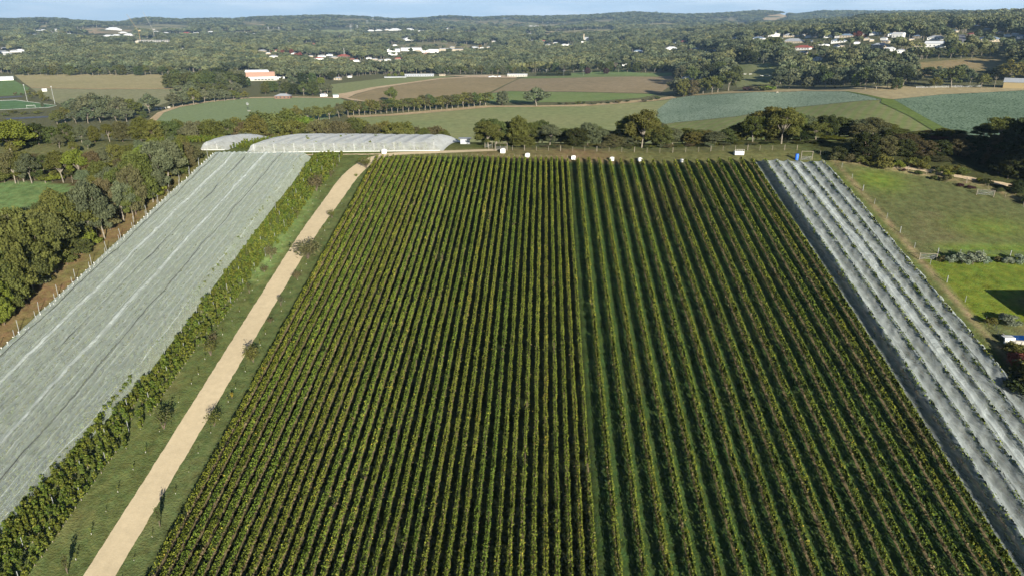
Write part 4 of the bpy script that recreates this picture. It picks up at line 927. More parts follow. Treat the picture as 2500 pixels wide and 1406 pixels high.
# trees under the crest net
pts = np.array([(x + RNG.normal(0, .3), y) for y in np.arange(206, 240, 4.0) for x in np.arange(-84 + (y - 203) * .33, -33, 2.4)]); n = len(pts)
scatter('netted_orchard', np.column_stack([pts, H(pts[:, 0], pts[:, 1])]), RNG.uniform(0, 6.28, n), np.repeat(RNG.uniform(1.1, 1.5, n)[:, None], 3, 1), [p[3] for p in YP], 'orchard plants inside the long crest net', 'orchard plants')

# trellis posts, white guards on the left boundary
pm = MB(); pm.tube([(0, 0, -.1), (0, 0, 2.3)], .055, 6); pm_ = pm.mesh('trellis_post', M['post'])
pg = MB(); pg.tube([(0, 0, -.03), (0, 0, .62)], .10, 7); pg.tube([(0, 0, .62), (0, 0, .66)], .085, 7); pg_ = pg.mesh('tree_guard', M['white'])
k = 0
for Y in np.arange(66, 199, 6.0):
    for X0, lab in ((-98.3, 'tall grey trellis post in the outer line left of the net'), (-96.9, 'grey trellis post on the left edge of the net')):
        y = Y + (3 if X0 > -97 else 0)
        if y > 199: continue
        o = link('trellis_post', pm_, loc=(X0, y, hz(X0, y))); o.rotation_euler = (RNG.normal(0, .03), RNG.normal(0, .03), 0)
        tag(o, f'{lab}, {ordw(int((y - 60) / 6))} up the slope', 'post', 'trellis posts along the left net')
for X0, lab in ((-97.6, 'outer'), (-96.75, 'inner')):
    for j, Y in enumerate(np.arange(96.0, 200, 1.55)):
        y = Y + RNG.normal(0, .08); o = link('tree_guard', pg_, loc=(X0, y, hz(X0, y)))
        fallen = RNG.random() < .07
        o.rotation_euler = (1.5, 0, RNG.uniform(0, 3)) if fallen else (RNG.normal(0, .05), RNG.normal(0, .05), 0)
        if fallen: o.location.z += .1
        tag(o, f'{"tipped-over" if fallen else "upright"} white tube guard, {ordw(j + 1)} up the slope in the {lab} line by the left net', 'tree guard', 'white tube guards along the left net')
sm = MB(); sm.tube([(0, 0, -.1), (0, 0, 2.1)], .045, 6); sm_ = sm.mesh('vine_post', M['post'])
k = 0
for ri, X0 in enumerate(np.arange(-66.4, -57.5, 2.7)):
    kk = 0
    for Y in np.arange(62 + ri * 1.7, 198, 6.4):
        if X0 < edge_x(Y) - .3: 
            kk += 1; tag(link('vine_post', sm_, loc=(X0, Y, hz(X0, Y))), f'thin metal post, {ordw(kk)} up the slope in the {ordw(ri + 1)} post line among the young vines', 'post', 'metal posts among the young vines')

# ================================================================== ROADSIDE saplings and shrubs
def sapling(seed):
    rng = np.random.default_rng(seed); n = 26; z = rng.uniform(.45, 1.3, n)
    C = np.stack([rng.normal(0, .09, n), rng.normal(0, .09, n), z], 1); V, Fq = leaf_quads(C, rng.uniform(.09, .18, n), None, 0, 1.5, rng); fol = mk_mesh('foliage', V, Fq, M['young'], tone=rng.random(n))
    t = MB(); t.tube([(0, 0, -.05), (0.03, 0, 1.2)], [.022, .012], 4, False); g = MB(); g.tube([(0.0, 0, -.03), (0, 0, .28)], .05, 6); return fol, t.mesh('stem', M['darkbark']), g.mesh('stem_guard', M['offwhite'])
SP_ = [sapling(s) for s in (1, 2, 3)]; pr = {}
for X0, side, txt in ((-59.0, 0, 'left'), (-50.9, 1, 'right')):
    kk = 0
    for Y in np.arange(64, 190, 3.6):
        if Y > 170 and side: continue
        y = Y + RNG.normal(0, .4); x = X0 + RNG.normal(0, .15) + (0.8 if Y > 150 and side == 0 else 0)
        if RNG.random() < .08: continue
        i = RNG.integers(3); loc = (x, y, hz(x, y)); s = RNG.uniform(.45, .95); kk += 1
        if i in pr: o = dup(pr[i], loc, RNG.uniform(0, 6), s)
        else:
            o = empty('sapling', loc, 0, s); link('foliage', SP_[i][0], o); link('stem', SP_[i][1], o); link('stem_guard', SP_[i][2], o); pr[i] = o
        tag(o, f'thin sapling in a white guard, {ordw(kk)} up the {txt} verge of the gravel road', 'sapling', 'guarded saplings along the gravel road')

def wispy(seed, n, h, R, leaf, flat=1.0):
    rng = np.random.default_rng(seed); st = MB(); C = []
    for b in range(9):
        a = b * 2.4 + rng.uniform(-.3, .3); r = R * rng.uniform(.35, 1); e = Vector((r * math.cos(a), r * math.sin(a), h * rng.uniform(.6, 1.0))); m = Vector((e.x * .35, e.y * .35, h * .32))
        st.tube([(0, 0, -.1), m, e], [.028, .02, .008], 4, False); k = n // 9; t = rng.uniform(.12, 1.0, k)[:, None]
        C.append(np.array(m) * (1 - t) + np.array(e) * t + rng.normal(0, R * .22, (k, 3)))
    C = np.concatenate(C); C[:, 2] = np.maximum(C[:, 2], .15); V, Fq = leaf_quads(C, leaf * rng.uniform(.5, 1.4, len(C)), None, 0, 2.2, rng)
    return mk_mesh('foliage', V, Fq, M['gum'], tone=rng.random(len(C))), st.mesh('branches', M['darkbark'])
WS = [wispy(1, 620, 3.0, 1.15, .13), wispy(2, 900, 3.2, 1.5, .14), wispy(3, 420, 2.6, .6, .13), wispy(4, 350, 1.5, .9, .13)]
SHR = [(523, 1040, 1002, 1, 'olive', 1), (619, 884, 842, 1, 'olive', 1), (515, 868, 830, 0, 'olive', 1), (400, 1047, 995, 0, 'green', 1), (567, 974, 956, 2, 'yellow', .8), (752, 632, 583, 1, 'brown', 1.5), (662, 633, 596, 0, 'brown', 1.1),
       (726, 682, 664, 3, 'brown', 1), (645, 664, 650, 3, 'brown', 1.2), (686, 748, 722, 2, 'grey', 1), (660, 788, 776, 3, 'brown', 1), (609, 716, 690, 2, 'green', .8), (895, 412, 380, 0, 'olive', 1.3), (823, 407, 386, 0, 'olive', 1),
       (808, 432, 416, 3, 'brown', 1.1), (773, 467, 424, 0, 'brown', 1.2), (726, 534, 510, 2, 'olive', 1), (811, 533, 510, 0, 'olive', 1), (391, 1286, 1232, 2, 'green', .45), (165, 1400, 1350, 2, 'green', .5), (870, 432, 425, 3, 'lime', 1), (520, 835, 815, 3, 'brown', .9), (560, 1178, 1160, 3, 'olive', .8)]
SHR = [s for s in SHR if s[:2] != (560, 1178)]
prw = {}
for j, (px, py, top, k, col, w) in enumerate(sorted(SHR, key=lambda s: -s[1])):
    X, Y, Z = at1(px, py); h = max(top_height(X, Y, top), .6); base = (3.0, 3.2, 2.6, 1.5)[k]; s = h / base; loc = (X, Y, Z)
    if k in prw: o = dup(prw[k], loc, RNG.uniform(0, 6), (s * w, s * w, s))
    else: o = empty('shrub', loc, 0, (s * w, s * w, s)); link('foliage', WS[k][0], o); link('branches', WS[k][1], o); prw[k] = o
    c = TINT[col]
    for ch in o.children: ch.color = (*c, 1)
    sd_ = 'left' if X < -54.6 else 'right'
    tag(o, f'{("wispy", "spreading wispy", "thin upright", "low")[k]} {CW[col]} shrub, {ordw(j + 1)} up the slope beside the gravel road', 'shrub', 'shrubs along the gravel road')

# ================================================================== THE HEADLAND: bins, barrel, tank, fences, gates
bm_ = MB(); bm_.box(-.62, .62, -.55, .55, .15, 1.0); bm_.ball((0, 0, 1.0), .6, 10, 5, (1.0, .88, .32)); bm_.box(-.6, .6, -.08, .08, 0, .15); bm_.box(-.6, .6, .38, .52, 0, .15); bm_.box(-.6, .6, -.52, -.38, 0, .15)
sm_mesh = bm_.mesh('wrapped_bin', M['white'])
BINS = [(938, 375, 1.1, 'beside the crest net'), (1228, 374, 1.15, 'in front of the timber gate'), (1288, 384, 1.0, 'behind the narrow vine rows'), (1400, 390, 1.0, 'where wide rows begin'), (1494, 393, .95, 'behind the fourth wide row gap'), (1562, 394, .9, 'behind the middle of the wide rows'), (1664, 396, .75, 'near the right end of the wide rows')]
for px, py, s, txt in BINS:
    X, Y, Z = at1(px, py); o = link('bulk_bin', sm_mesh, loc=(X, Y, hz(X, Y))); o.scale = (s, s, s); o.rotation_euler = (0, 0, RNG.uniform(-.3, .3))
    tag(o, f'white covered bulk bin {txt}', 'bin', 'white covered bins on the headland')
q = MB(); q.tube([(0, 0, 0), (0, 0, .25), (0, 0, .28), (0, 0, .55), (0, 0, .58), (0, 0, .9)], [.3, .31, .34, .31, .34, .3], 14); o = q.build('barrel', M['blue'], loc=None); X, Y = on_y(1944, 195.2, 394), 195.2; o.location = (X, Y, hz(X, Y)); o.scale = (1.5, 1.5, 1.9)
tag(o, 'bright blue plastic barrel standing behind the draped net', 'barrel')
X, Y, Z = at1(1811, 390); Y += 3.5; t = empty('water_tank', (X, Y, hz(X, Y)), 0, .8)
q = MB(); q.box(-1.6, 1.6, -.9, .9, .1, 1.35); q.build('tank_body', M['white'], t); q = MB()
for x in np.linspace(-1.6, 1.6, 6): q.box(x - .04, x + .04, -.96, -.91, .1, 2.1)
q.box(-1.65, 1.65, -.97, -.90, 2.05, 2.12); q.box(-1.65, 1.65, -.97, -.9, 1.4, 1.46); q.build('frame', M['offwhite'], t)
tag(t, 'white rectangular water tank with slatted frame by the fence', 'tank')

def fence(name, pts, step, hpost, label, cat='fence', mat='wood', mesh=True, wires=4, big=3, mat_w='dark'):
    """post-and-wire fence along world points: wire (one mesh) and each post its own part"""
    P = [np.array(p, float) for p in pts]; root = empty(name, (P[0][0], P[0][1], hz(*P[0]))); R0 = Vector(root.location); spots = []
    for a, b in zip(P[:-1], P[1:]):
        L = np.hypot(*(b - a)); k = max(1, int(L / step)); spots += [a + (b - a) * i / k for i in range(k)]
    spots.append(P[-1]); w = MB(); Z = [hz(*s) for s in spots]
    for lv in range(wires):
        h = hpost * (.25 + .68 * lv / max(wires - 1, 1)); w.tube([(s[0] - R0.x, s[1] - R0.y, z + h - R0.z) for s, z in zip(spots, Z)], .010 if step < 20 and name != 'white_rail_fence' else .06, 3, False)
    w.build('wire', M[mat_w], root)
    for i, (s, z) in enumerate(zip(spots, Z)):
        if i >= 98: break
        q = MB(); r = .09 if i % big == 0 else .05; hh = hpost * (1.08 if i % big == 0 else .95); q.tube([(s[0] - R0.x, s[1] - R0.y, z - R0.z - .2), (s[0] - R0.x + RNG.normal(0, .02), s[1] - R0.y, z - R0.z + hh)], r, 6); q.build('post', M[mat], root)
    return tag(root, label, cat)

def gate(px, py, w, h, label, ang=0.0):
    X, Y, Z = at1(px, py); t = empty('gate', (X, Y, Z), ang)
    for s in (0, w):
        q = MB(); q.tube([(s, 0, -.2), (s, 0, h)], .1, 7); q.build('post', M['wood'], t)
    q = MB(); q.tube([(-.1, 0, h - .1), (w + .1, 0, h - .1)], .07, 6); q.build('top_rail', M['wood'], t)
    q = MB()
    for k in range(4): q.tube([(.12, 0, .25 + k * .28), (w - .12, 0, .25 + k * .28)], .025, 5)
    q.tube([(.12, 0, .2), (w - .12, 0, 1.15)], .025, 5); q.build('gate_leaf', M['steel'], t)
    tag(t, label, 'gate')
W_ = lambda px, py: at1(px, py)[:2]
def headY(X): return 207.0 - 0.055 * (X + 17) if X < 79 else 201.7 - (X - 79) * 0.52
fence('wire_fence', [(-16, 207), (20, 205.5), (46, 204), (60, 203.5), (74, 203)], 3.4, 1.5, 'post and wire fence along the crest behind the vine rows')
fence('wire_fence', [(74, 203), (78.8, 198.0), (90, 190.2), (105.5, 182), (113, 175.8), (116, 166), (119, 158)], 4.2, 1.3, 'post and wire fence along the top of the right paddock')
fence('wire_fence', [(81.5, 196), (81.4, 160), (82, 140), (82.6, 120), (83.6, 108), (84.5, 95), (85, 70)], 6.5, 1.35, 'thin wire fence running down beside the draped net', mat='post')
fence('wire_fence', [(85.8, 144.6), (95, 144.2), (106, 143.4), (120, 142)], 4.5, 1.1, 'wire fence dividing the two right paddocks', mat='post')
fence('wire_fence', [W_(-40, 838 - 2)[0:2], (-106.5, 128), (-106.5, 160), (-106, 198)], 9.0, 1.4, 'old post fence between the tree belt and the mown lane')
fence('wire_fence', [(-178, 176), (-150, 178.2), (-128, 179.5), (-112, 181)], 7.0, 1.2, 'post fence along the far edge of the left paddock')
fence('wire_fence', [(-176, 226), (-150, 229), (-125, 229), (-106, 229)], 7.5, 1.5, 'post fence below the trees on the upper left')
fence('white_rail_fence', [at1(2237, 216)[:2], at1(2300, 215)[:2], at1(2395, 213)[:2]], 5.0, 1.6, 'white rail fence below the gum trees at the right', mat='white', wires=3, mat_w='white')
gate(1184, 362, 2.2, 2.0, 'steel mesh gate between posts at the fence corner', 0.0)
gate(1209, 368, 3.6, 2.3, 'timber-framed farm gate behind a white bin', -.06)
gate(1955, 392, 3.0, 2.6, 'tall timber gate frame near the blue barrel', -.05)
gate(2384, 476, 3.6, 1.5, 'small timber gate at the top of the right paddock', -.45)
gate(2244, 634, 3.4, 1.5, 'timber rail gateway beside the draped net', -.1)

# olives on the paddock line
for j, (px, py, top, w) in enumerate([(2319, 645, 612, 1), (2349, 644, 610, 1.2), (2375, 646, 606, 1.3), (2403, 646, 618, 1.1), (2436, 640, 620, 1), (2460, 646, 620, 1.1), (2490, 646, 618, 1.3), (2296, 640, 620, 1)]):
    tree('along the dividing fence of the right paddocks', px, py, top, 'shrub', 'silver' if j not in (4, 7) else 'brown', w)
tree('by the pool at the right edge', 2462, 792, 762, 'shrub', 'silver', 1.6); tree('by the pool at the right edge', 2415, 793, 770, 'shrub', 'olive', 1.5)
tree('by the pool at the right edge', 2478, 868, 828, 'shrub', 'olive', 1.5); tree('by the pool at the right edge', 2504, 900, 846, 'shrub', 'red', 1.6); tree('by the pool at the right edge', 2500, 960, 900, 'shrub', 'dark', 1.8)
tree('by the pool at the right edge', 2545, 950, 860, 'shrub', 'olive', 1.6); tree('by the pool at the right edge', 2570, 900, 850, 'shrub', 'brown', 1.4)

# pool and its wall, the house whose shadow falls on the lawn
X, Y, Z = at1(2452, 828); t = empty('swimming_pool', (X, Y, Z), -.12)
q = MB(); q.box(.2, 9, 0, 3.6, .02, .10); q.build('paving', M['concrete'], t, loc=(0, .3, .1)); q = MB(); q.box(.6, 8.6, -.9, 2.6, .22, .30); q.build('water', M['pool'], t); q = MB(); q.box(.35, .6, -1.2, 2.9, -.3, .40); q.box(.6, 8.8, 2.62, 2.9, -.3, .40); q.box(.6, 8.8, -1.2, -.92, -.3, .40); q.build('coping', M['concrete'], t)
tag(t, 'dark blue swimming pool cut off by the right edge', 'pool')
X, Y, Z = at1(2463, 838); q = MB(); q.box(-.9, .9, -.1, .1, 0, 1.1); q.box(-.9, .9, .1, 1.1, 1.02, 1.1); q.box(.78, .9, .1, 1.1, 0, 1.02); o = q.build('pump_housing', M['white'], loc=(X, Y, Z)); tag(o, 'small white pump housing beside the pool', 'pump housing')
fence('pool_fence', [at1(2427, 795)[:2], at1(2435, 820)[:2], at1(2462, 846)[:2], at1(2520, 850)[:2]], 1.6, 1.2, 'low dark pool fence at the right edge', mat='dark', wires=3)

HOUSES = 0
def gable_house(px, py, wpx, wallm, roofm, label, cat='house', hw=None, dep=None, rot=0.0, hip=True, pitch=.35, X=None, Y=None, name='house', windows=True, lift=0.0):
    if X is None: X, Y, Z = at1(px, py)
    else: Z = hz(X, Y)
    d = math.hypot(X, Y); w = wpx * (d / F) if wpx > 0 else -wpx; dep = dep or w * .6; h = hw or min(3.0 + .0 * w, max(2.4, w * .28))
    yaw = math.atan2(Y, X) - math.pi / 2 + rot; t = empty(name, (X, Y, Z + lift), yaw)
    q = MB(); q.box(-w / 2, w / 2, -dep / 2, dep / 2, -3, h); q.build('wall', wallm, t)
    e = .5; rh = dep * .5 * pitch; k = min(w * .5 + e, dep / 2 + e) if hip else 0
    a, b = w / 2 + e, dep / 2 + e; z0 = h + .02
    V = [(-a, -b, z0), (a, -b, z0), (a, b, z0), (-a, b, z0), (-a + k, 0, z0 + rh), (a - k, 0, z0 + rh)]
    q = MB(); q.add(V, [[0, 1, 5, 4], [2, 3, 4, 5], [1, 2, 5], [3, 0, 4], [3, 2, 1, 0]]); rf = q.build('roof', roofm, t)
    if name == 'house' and wpx > 11:
        q = MB(); q.box(w * .18, w * .18 + 1.0, .4, 1.3, h + rh * .3, h + rh + .9); q.build('chimney', M['brick'], rf)
    if windows and wpx > 13 and not name.startswith('warehouse'):
        nwin = max(2, int(w / 4))
        for i in range(nwin):
            x = -w / 2 + w * (i + .5) / nwin; q = MB(); q.box(x - .7, x + .7, -dep / 2 - .05, -dep / 2 + .02, .9, min(h - .4, 2.3)); q.build('window' if i % 3 else 'door', M['glass'], t)
    return tag(t, label, cat)

gable_house(0, 0, -13, M['cream'], M['greyroof'], 'cream house standing just outside the right edge beyond the pool', X=100.2, Y=119.5, hw=3.2, dep=8, rot=.75, hip=False, pitch=.75)
RW = dict(w=('white', M['white']), c=('cream', M['cream']), b=('brick', M['brick']), o=('orange', M['orange']), y=('yellow', M['yellow']))
RR = dict(g=('grey roof', M['greyroof']), w=('white roof', M['whiteroof']), r=('red roof', M['redroof']), b=('blue-grey roof', M['blueroof']), e=('green roof', M['greenroof']))
TOWN = {
 'on the right hillside': [(1887, 90, 25, 'wg', 6), (1932, 91, 33, 'cg'), (1961, 89, 8, 'cw'), (1973, 93, 12, 'wg'), (1990, 93, 9, 'cb'), (2022, 93, 16, 'wg'), (2047, 93, 13, 'wg'), (2067, 92, 26, 'cb'), (2048, 105, 27, 'wb'), (1937, 106, 44, 'cg'), (1906, 97, 9, 'ww'),
    (1852, 98, 25, 'wb'), (1798, 98, 19, 'cb'), (1961, 122, 37, 'wr'), (1977, 104, 12, 'ww'), (2002, 113, 16, 'wg'), (2018, 114, 10, 'ww'), (2044, 116, 13, 'wg'), (2056, 116, 9, 'cg'), (1962, 134, 19, 'cb'), (1996, 148, 17, 'wg'), (1735, 128, 19, 'wb'), (1692, 123, 23, 'og'), (1669, 105, 15, 'br'),
    (2138, 86, 21, 'ww'), (2116, 99, 12, 'cg'), (2127, 102, 9, 'cw'), (2158, 98, 12, 'wg'), (2177, 89, 16, 'wb'), (2193, 92, 21, 'ww', 5), (2207, 86, 12, 'or'), (2241, 94, 17, 'cb'), (2285, 98, 29, 'wg'), (2162, 106, 15, 'cg'), (2148, 117, 33, 'cg'), (2172, 125, 21, 'ww'),
    (2243, 115, 15, 'cg'), (2283, 115, 35, 'ww', 4), (2413, 102, 38, 'cb'), (2315, 67, 12, 'or'), (2383, 68, 12, 'yw'), (2409, 77, 13, 'cg'), (2460, 90, 11, 'wg'), (2477, 88, 11, 'ww'), (2495, 94, 15, 'wb'), (2485, 100, 11, 'cg'), (2199, 130, 19, 'wg'), (2189, 139, 15, 'wb'), (1557, 129, 21, 'wb'), (1639, 122, 27, 'ww'),
    (1645, 107, 8, 'wg'), (1518, 100, 8, 'ww'), (2100, 90, 16, 'cg'), (2092, 108, 12, 'wg'), (2225, 100, 12, 'cg'), (2330, 80, 12, 'cb'), (2440, 84, 12, 'cg'), (2370, 88, 12, 'cr')],
 'in the trees near the fields': [(1682, 195, 30, 'ww'), (1724, 194, 25, 'wb'), (1528, 161, 18, 'ww'), (744, 194, 15, 'cw'), (1497, 165, 12, 'bb'), (825, 196, 16, 'cg'), (853, 190, 10, 'wg'), (692, 241, 34, 'bg'), (790, 236, 16, 'wg'), (1803, 141, 8, 'cg'), (1856, 146, 7, 'wr')],
 'in the valley town': [(839, 140, 24, 'br'), (972, 147, 18, 'cr'), (915, 148, 14, 'cg'), (930, 151, 15, 'cg'), (947, 149, 14, 'wg'), (901, 145, 12, 'wg'), (870, 151, 13, 'wg'), (885, 154, 12, 'wg'), (860, 147, 10, 'br'), (1158, 120, 21, 'cw'), (1177, 119, 9, 'wg'), (1194, 118, 11, 'cg'), (1104, 118, 12, 'cg'),
    (964, 113, 10, 'ww'), (998, 99, 30, 'ww'), (832, 95, 16, 'cr'), (1299, 103, 12, 'wg'), (1323, 103, 19, 'cr'), (1357, 108, 13, 'cw'), (1378, 112, 12, 'ww'), (1390, 112, 11, 'ww'), (1338, 112, 12, 'cg'), (1292, 85, 12, 'cg'), (1336, 87, 8, 'ww'), (1020, 126, 12, 'cg'), (985, 134, 12, 'cg'), (1043, 134, 15, 'cr'),
    (446, 122, 8, 'ww'), (642, 127, 16, 'cg'), (675, 127, 14, 'cr'), (669, 141, 18, 'wg'), (700, 106, 12, 'cw'), (759, 110, 19, 'br'), (759, 140, 10, 'cg'), (778, 146, 18, 'wr'), (786, 140, 17, 'wg'), (815, 144, 18, 'cg'), (805, 137, 14, 'wb'), (717, 133, 10, 'wg'), (731, 136, 11, 'cg'), (700, 133, 10, 'wr'), (655, 133, 11, 'cw'), (8, 131, 20, 'wg'), (20, 136, 16, 'wg'), (36, 128, 15, 'wg'), (50, 126, 14, 'ww'), (10, 122, 14, 'cg'), (58, 130, 10, 'wg'), (1206, 104, 10, 'cw')],
 'on the slopes below the ridge': [(905, 77, 15, 'ww'), (925, 76, 14, 'ww'), (945, 75, 13, 'cw'), (965, 75, 26, 'ww'), (1000, 74, 18, 'ww'), (1015, 77, 18, 'ww'), (1030, 78, 13, 'ww'), (1095, 73, 14, 'cw'), (1117, 73, 8, 'cr'), (1278, 68, 11, 'ww'), (1296, 66, 10, 'cw'), (1311, 68, 20, 'ww'), (1333, 66, 7, 'ww'), (1811, 65, 18, 'ww'),
    (405, 84, 17, 'cw'), (430, 84, 10, 'cw'), (455, 84, 20, 'cr'), (480, 84, 16, 'ww'), (515, 81, 15, 'cw'), (580, 83, 11, 'cg'), (600, 83, 9, 'cw'), (94, 78, 13, 'ww'), (106, 76, 10, 'ww'), (73, 88, 10, 'ww'), (85, 88, 12, 'ww'), (133, 77, 22, 'ww'), (133, 85, 13, 'ww'), (169, 86, 11, 'ww'), (194, 75, 8, 'ww'), (277, 74, 30, 'ww'),
    (265, 91, 20, 'ww'), (284, 89, 16, 'ww'), (315, 87, 17, 'ww'), (300, 82, 14, 'ww'), (236, 93, 12, 'ww'), (1085, 82, 10, 'ww'), (1140, 81, 10, 'ww'), (1155, 80, 8, 'ww'), (550, 80, 10, 'cw'), (380, 80, 12, 'cw'), (620, 86, 10, 'cw'), (1240, 74, 9, 'ww')]}
SPOTS = []
for zone, L_ in TOWN.items():
    cnt = {}; tot = {}
    for hh in L_: tot[hh[3]] = tot.get(hh[3], 0) + 1
    for hh in sorted(L_):
        c = hh[3]; cnt[c] = cnt.get(c, 0) + 1; wn_, wm = RW[c[0]]; rn_, rm = RR[c[1]]
        lab = f'{wn_} house with {rn_} {zone}, {ordw(cnt[c])} such from the left' if tot[c] > 1 else f'the only {wn_} house with {rn_} {zone}'
        o = gable_house(hh[0], hh[1], hh[2], wm, rm, lab, hw=hh[4] if len(hh) > 4 else None, rot=RNG.uniform(-.5, .5), hip=len(hh) < 5, pitch=.45); o['group'] = f'houses {zone}'
        SPOTS.append((hh[0], hh[1], hh[2]))
for px, py, w, m1, m2, hgt, lab in [(961, 127, 29, 'white', 'whiteroof', 7, 'white flat warehouse at the left of the row in the valley'), (1004, 125, 46, 'white', 'whiteroof', 8, 'long white warehouse in the middle of the valley row'), (1050, 129, 38, 'white', 'whiteroof', 8, 'large pale warehouse in the valley row'),
                               (1089, 126, 38, 'cream', 'whiteroof', 7, 'cream-walled warehouse in the valley row'), (1119, 125, 22, 'cream', 'greyroof', 5, 'low cream warehouse at the right end of the valley row'), (959, 135, 20, 'white', 'greenroof', 6, 'warehouse with a pale green roof below the row')]:
    gable_house(px, py, w, M[m1], M[m2], lab, 'warehouse', hw=hgt, dep=26, hip=False, pitch=.12, name='warehouse'); SPOTS.append((px, py, w))
# the hall with orange cladding
X, Y, Z = at1(638, 198); d = math.hypot(X, Y); k = d / F; yaw = math.atan2(Y, X) - math.pi / 2; t = empty('sports_hall', (X, Y, Z), yaw)
q = MB(); q.box(-34 * k, 34 * k, 0, 10, -1, 5 * k); q.build('lower_wall', M['offwhite'], t); q = MB(); q.box(-36 * k, 34 * k, -1.5, 9, 5 * k + .1, 8 * k); q.build('lower_roof', M['whiteroof'], t)
q = MB(); q.box(-31 * k, 30 * k, 9.2, 30, 4 * k, 18 * k); q.build('upper_wall', M['orange'], t); q = MB(); q.box(-32 * k, 18 * k, 8.6, 31, 18 * k + .1, 20 * k); q.box(-31 * k, 16 * k, 14, 31, 20 * k + .2, 21.5 * k); q.build('upper_roof', M['whiteroof'], t)
for i in range(6): q = MB(); q.box((-14 + i * 7) * k, (-9 + i * 7) * k, -.1, .1, 1, 3.6 * k); q.build('window', M['glass'], t)
q = MB(); q.box(34.5 * k, 50 * k, 4, 14, -1, 7 * k); q.build('side_wing', M['whiteroof'], t); tag(t, 'large hall with orange upper walls and white roofs', 'hall'); SPOTS.append((638, 198, 76))
# farm sheds
gable_house(1263, 188, 46, M['offwhite'], M['whiteroof'], 'low open farm shed with pale roof at the ploughed field', 'shed', hw=3.5, dep=10, hip=False, pitch=.25, name='farm_shed'); SPOTS.append((1263, 188, 46))
gable_house(1024, 187, 66, M['greyroof'], M['whiteroof'], 'long low glasshouse with white roof above the green field', 'glasshouse', hw=2.6, dep=14, hip=False, pitch=.2, name='glasshouse'); SPOTS.append((1024, 187, 66))
gable_house(965, 190, 50, M['greyroof'], M['greyroof'], 'low dark shade house beside the glasshouse', 'shade house', hw=1.6, dep=10, hip=False, pitch=.05, name='shade_house', windows=False)
gable_house(1080, 186, 14, M['cream'], M['cream'], 'small cream shed right of the glasshouse', 'shed', hw=2.2, dep=6, hip=False, name='shed')
gable_house(2500, 215, 66, M['yellow'], M['greyroof'], 'yellow-walled farm shed with grey roof at the right edge', 'shed', hw=4.6, dep=14, hip=False, pitch=.5, name='farm_shed', windows=False); SPOTS.append((2490, 215, 60))
gable_house(5, 197, 36, M['white'], M['whiteroof'], 'long white shed at the left edge of the green paddock', 'shed', hw=3.6, dep=12, hip=False, name='shed', windows=False); SPOTS.append((5, 197, 40))
gable_house(109, 224, 8, M['white'], M['whiteroof'], 'small white box shed between pasture and pitch', 'shed', hw=3.4, dep=4, hip=False, pitch=.1, name='shed', windows=False)
gable_house(820, 239, 12, M['white'], M['greenroof'], 'small shed with green end at the brown field corner', 'shed', hw=3, dep=5, hip=False, name='shed', windows=False)
X, Y = on_y(1134, 226, 345), 226
gable_house(1134, 0, -3.0, M['greyroof'], M['greyroof'], 'small grey-green pump shed at the end of the crest net', 'shed', X=-24.2, Y=217, hw=1.7, dep=2.6, hip=False, pitch=.1, name='shed', windows=False)
# church
X, Y, Z = at1(1420, 106); d = math.hypot(X, Y); k = d / F; t = empty('church', (X, Y, Z), math.atan2(Y, X) - math.pi / 2)
q = MB(); q.box(-10 * k, 8 * k, 0, 14, -2, 5 * k); q.box(4 * k, 16 * k, 6, 22, -2, 9 * k); q.build('wall', M['white'], t); q = MB(); q.add([(4 * k - .5, 5.5, 9 * k), (16 * k + .5, 5.5, 9 * k), (16 * k + .5, 22.5, 9 * k), (4 * k - .5, 22.5, 9 * k), (4 * k - .5, 14, 13 * k), (16 * k + .5, 14, 13 * k)], [[0, 1, 5, 4], [2, 3, 4, 5], [1, 2, 5], [3, 0, 4], [3, 2, 1, 0]]); q.build('roof', M['greyroof'], t)
q = MB(); q.box(3.5 * k, 6 * k, 0, 5, -2, 18 * k); q.add([(3.5 * k, 0, 18 * k), (6 * k, 0, 18 * k), (6 * k, 5, 18 * k), (3.5 * k, 5, 18 * k), (4.7 * k, 2.5, 21 * k)], [[0, 1, 4], [1, 2, 4], [2, 3, 4], [3, 0, 4]]); q.build('tower', M['cream'], t); tag(t, 'pale church with a square tower in the town', 'church'); SPOTS.append((1424, 106, 26))
# building under construction and two tower cranes
X, Y, Z = at1(374, 107); d = math.hypot(X, Y); k = d / F; t = empty('construction_frame', (X, Y, Z), math.atan2(Y, X) - math.pi / 2); Ax = -41 * k; Bx = 42 * k
q = MB()
for lv in (0.5, 5.5, 10.5): q.box(Ax, Bx if lv < 6 else Bx * .95, 0, 22, lv, lv + .7)
q.build('floor_slab', M['white'], t)
for i, x in enumerate(np.linspace(Ax + 1, Bx - 2, 19)): q = MB(); q.box(x - .35, x + .35, .3, 1.0, 1.25, 5.45); q.box(x - .35, x + .35, .3, 1.0, 6.25, 10.45); q.build('column', M['offwhite'], t)
q = MB(); q.box(Ax, Ax + 14 * k, 1.2, 14, 1.25, 5.4); q.box(Ax, Ax + 14 * k, 1.2, 14, 6.3, 10.4); q.build('wall', M['cream'], t); tag(t, 'pale concrete frame of a large building under construction', 'building site'); SPOTS += [(350, 106, 40), (390, 106, 50)]
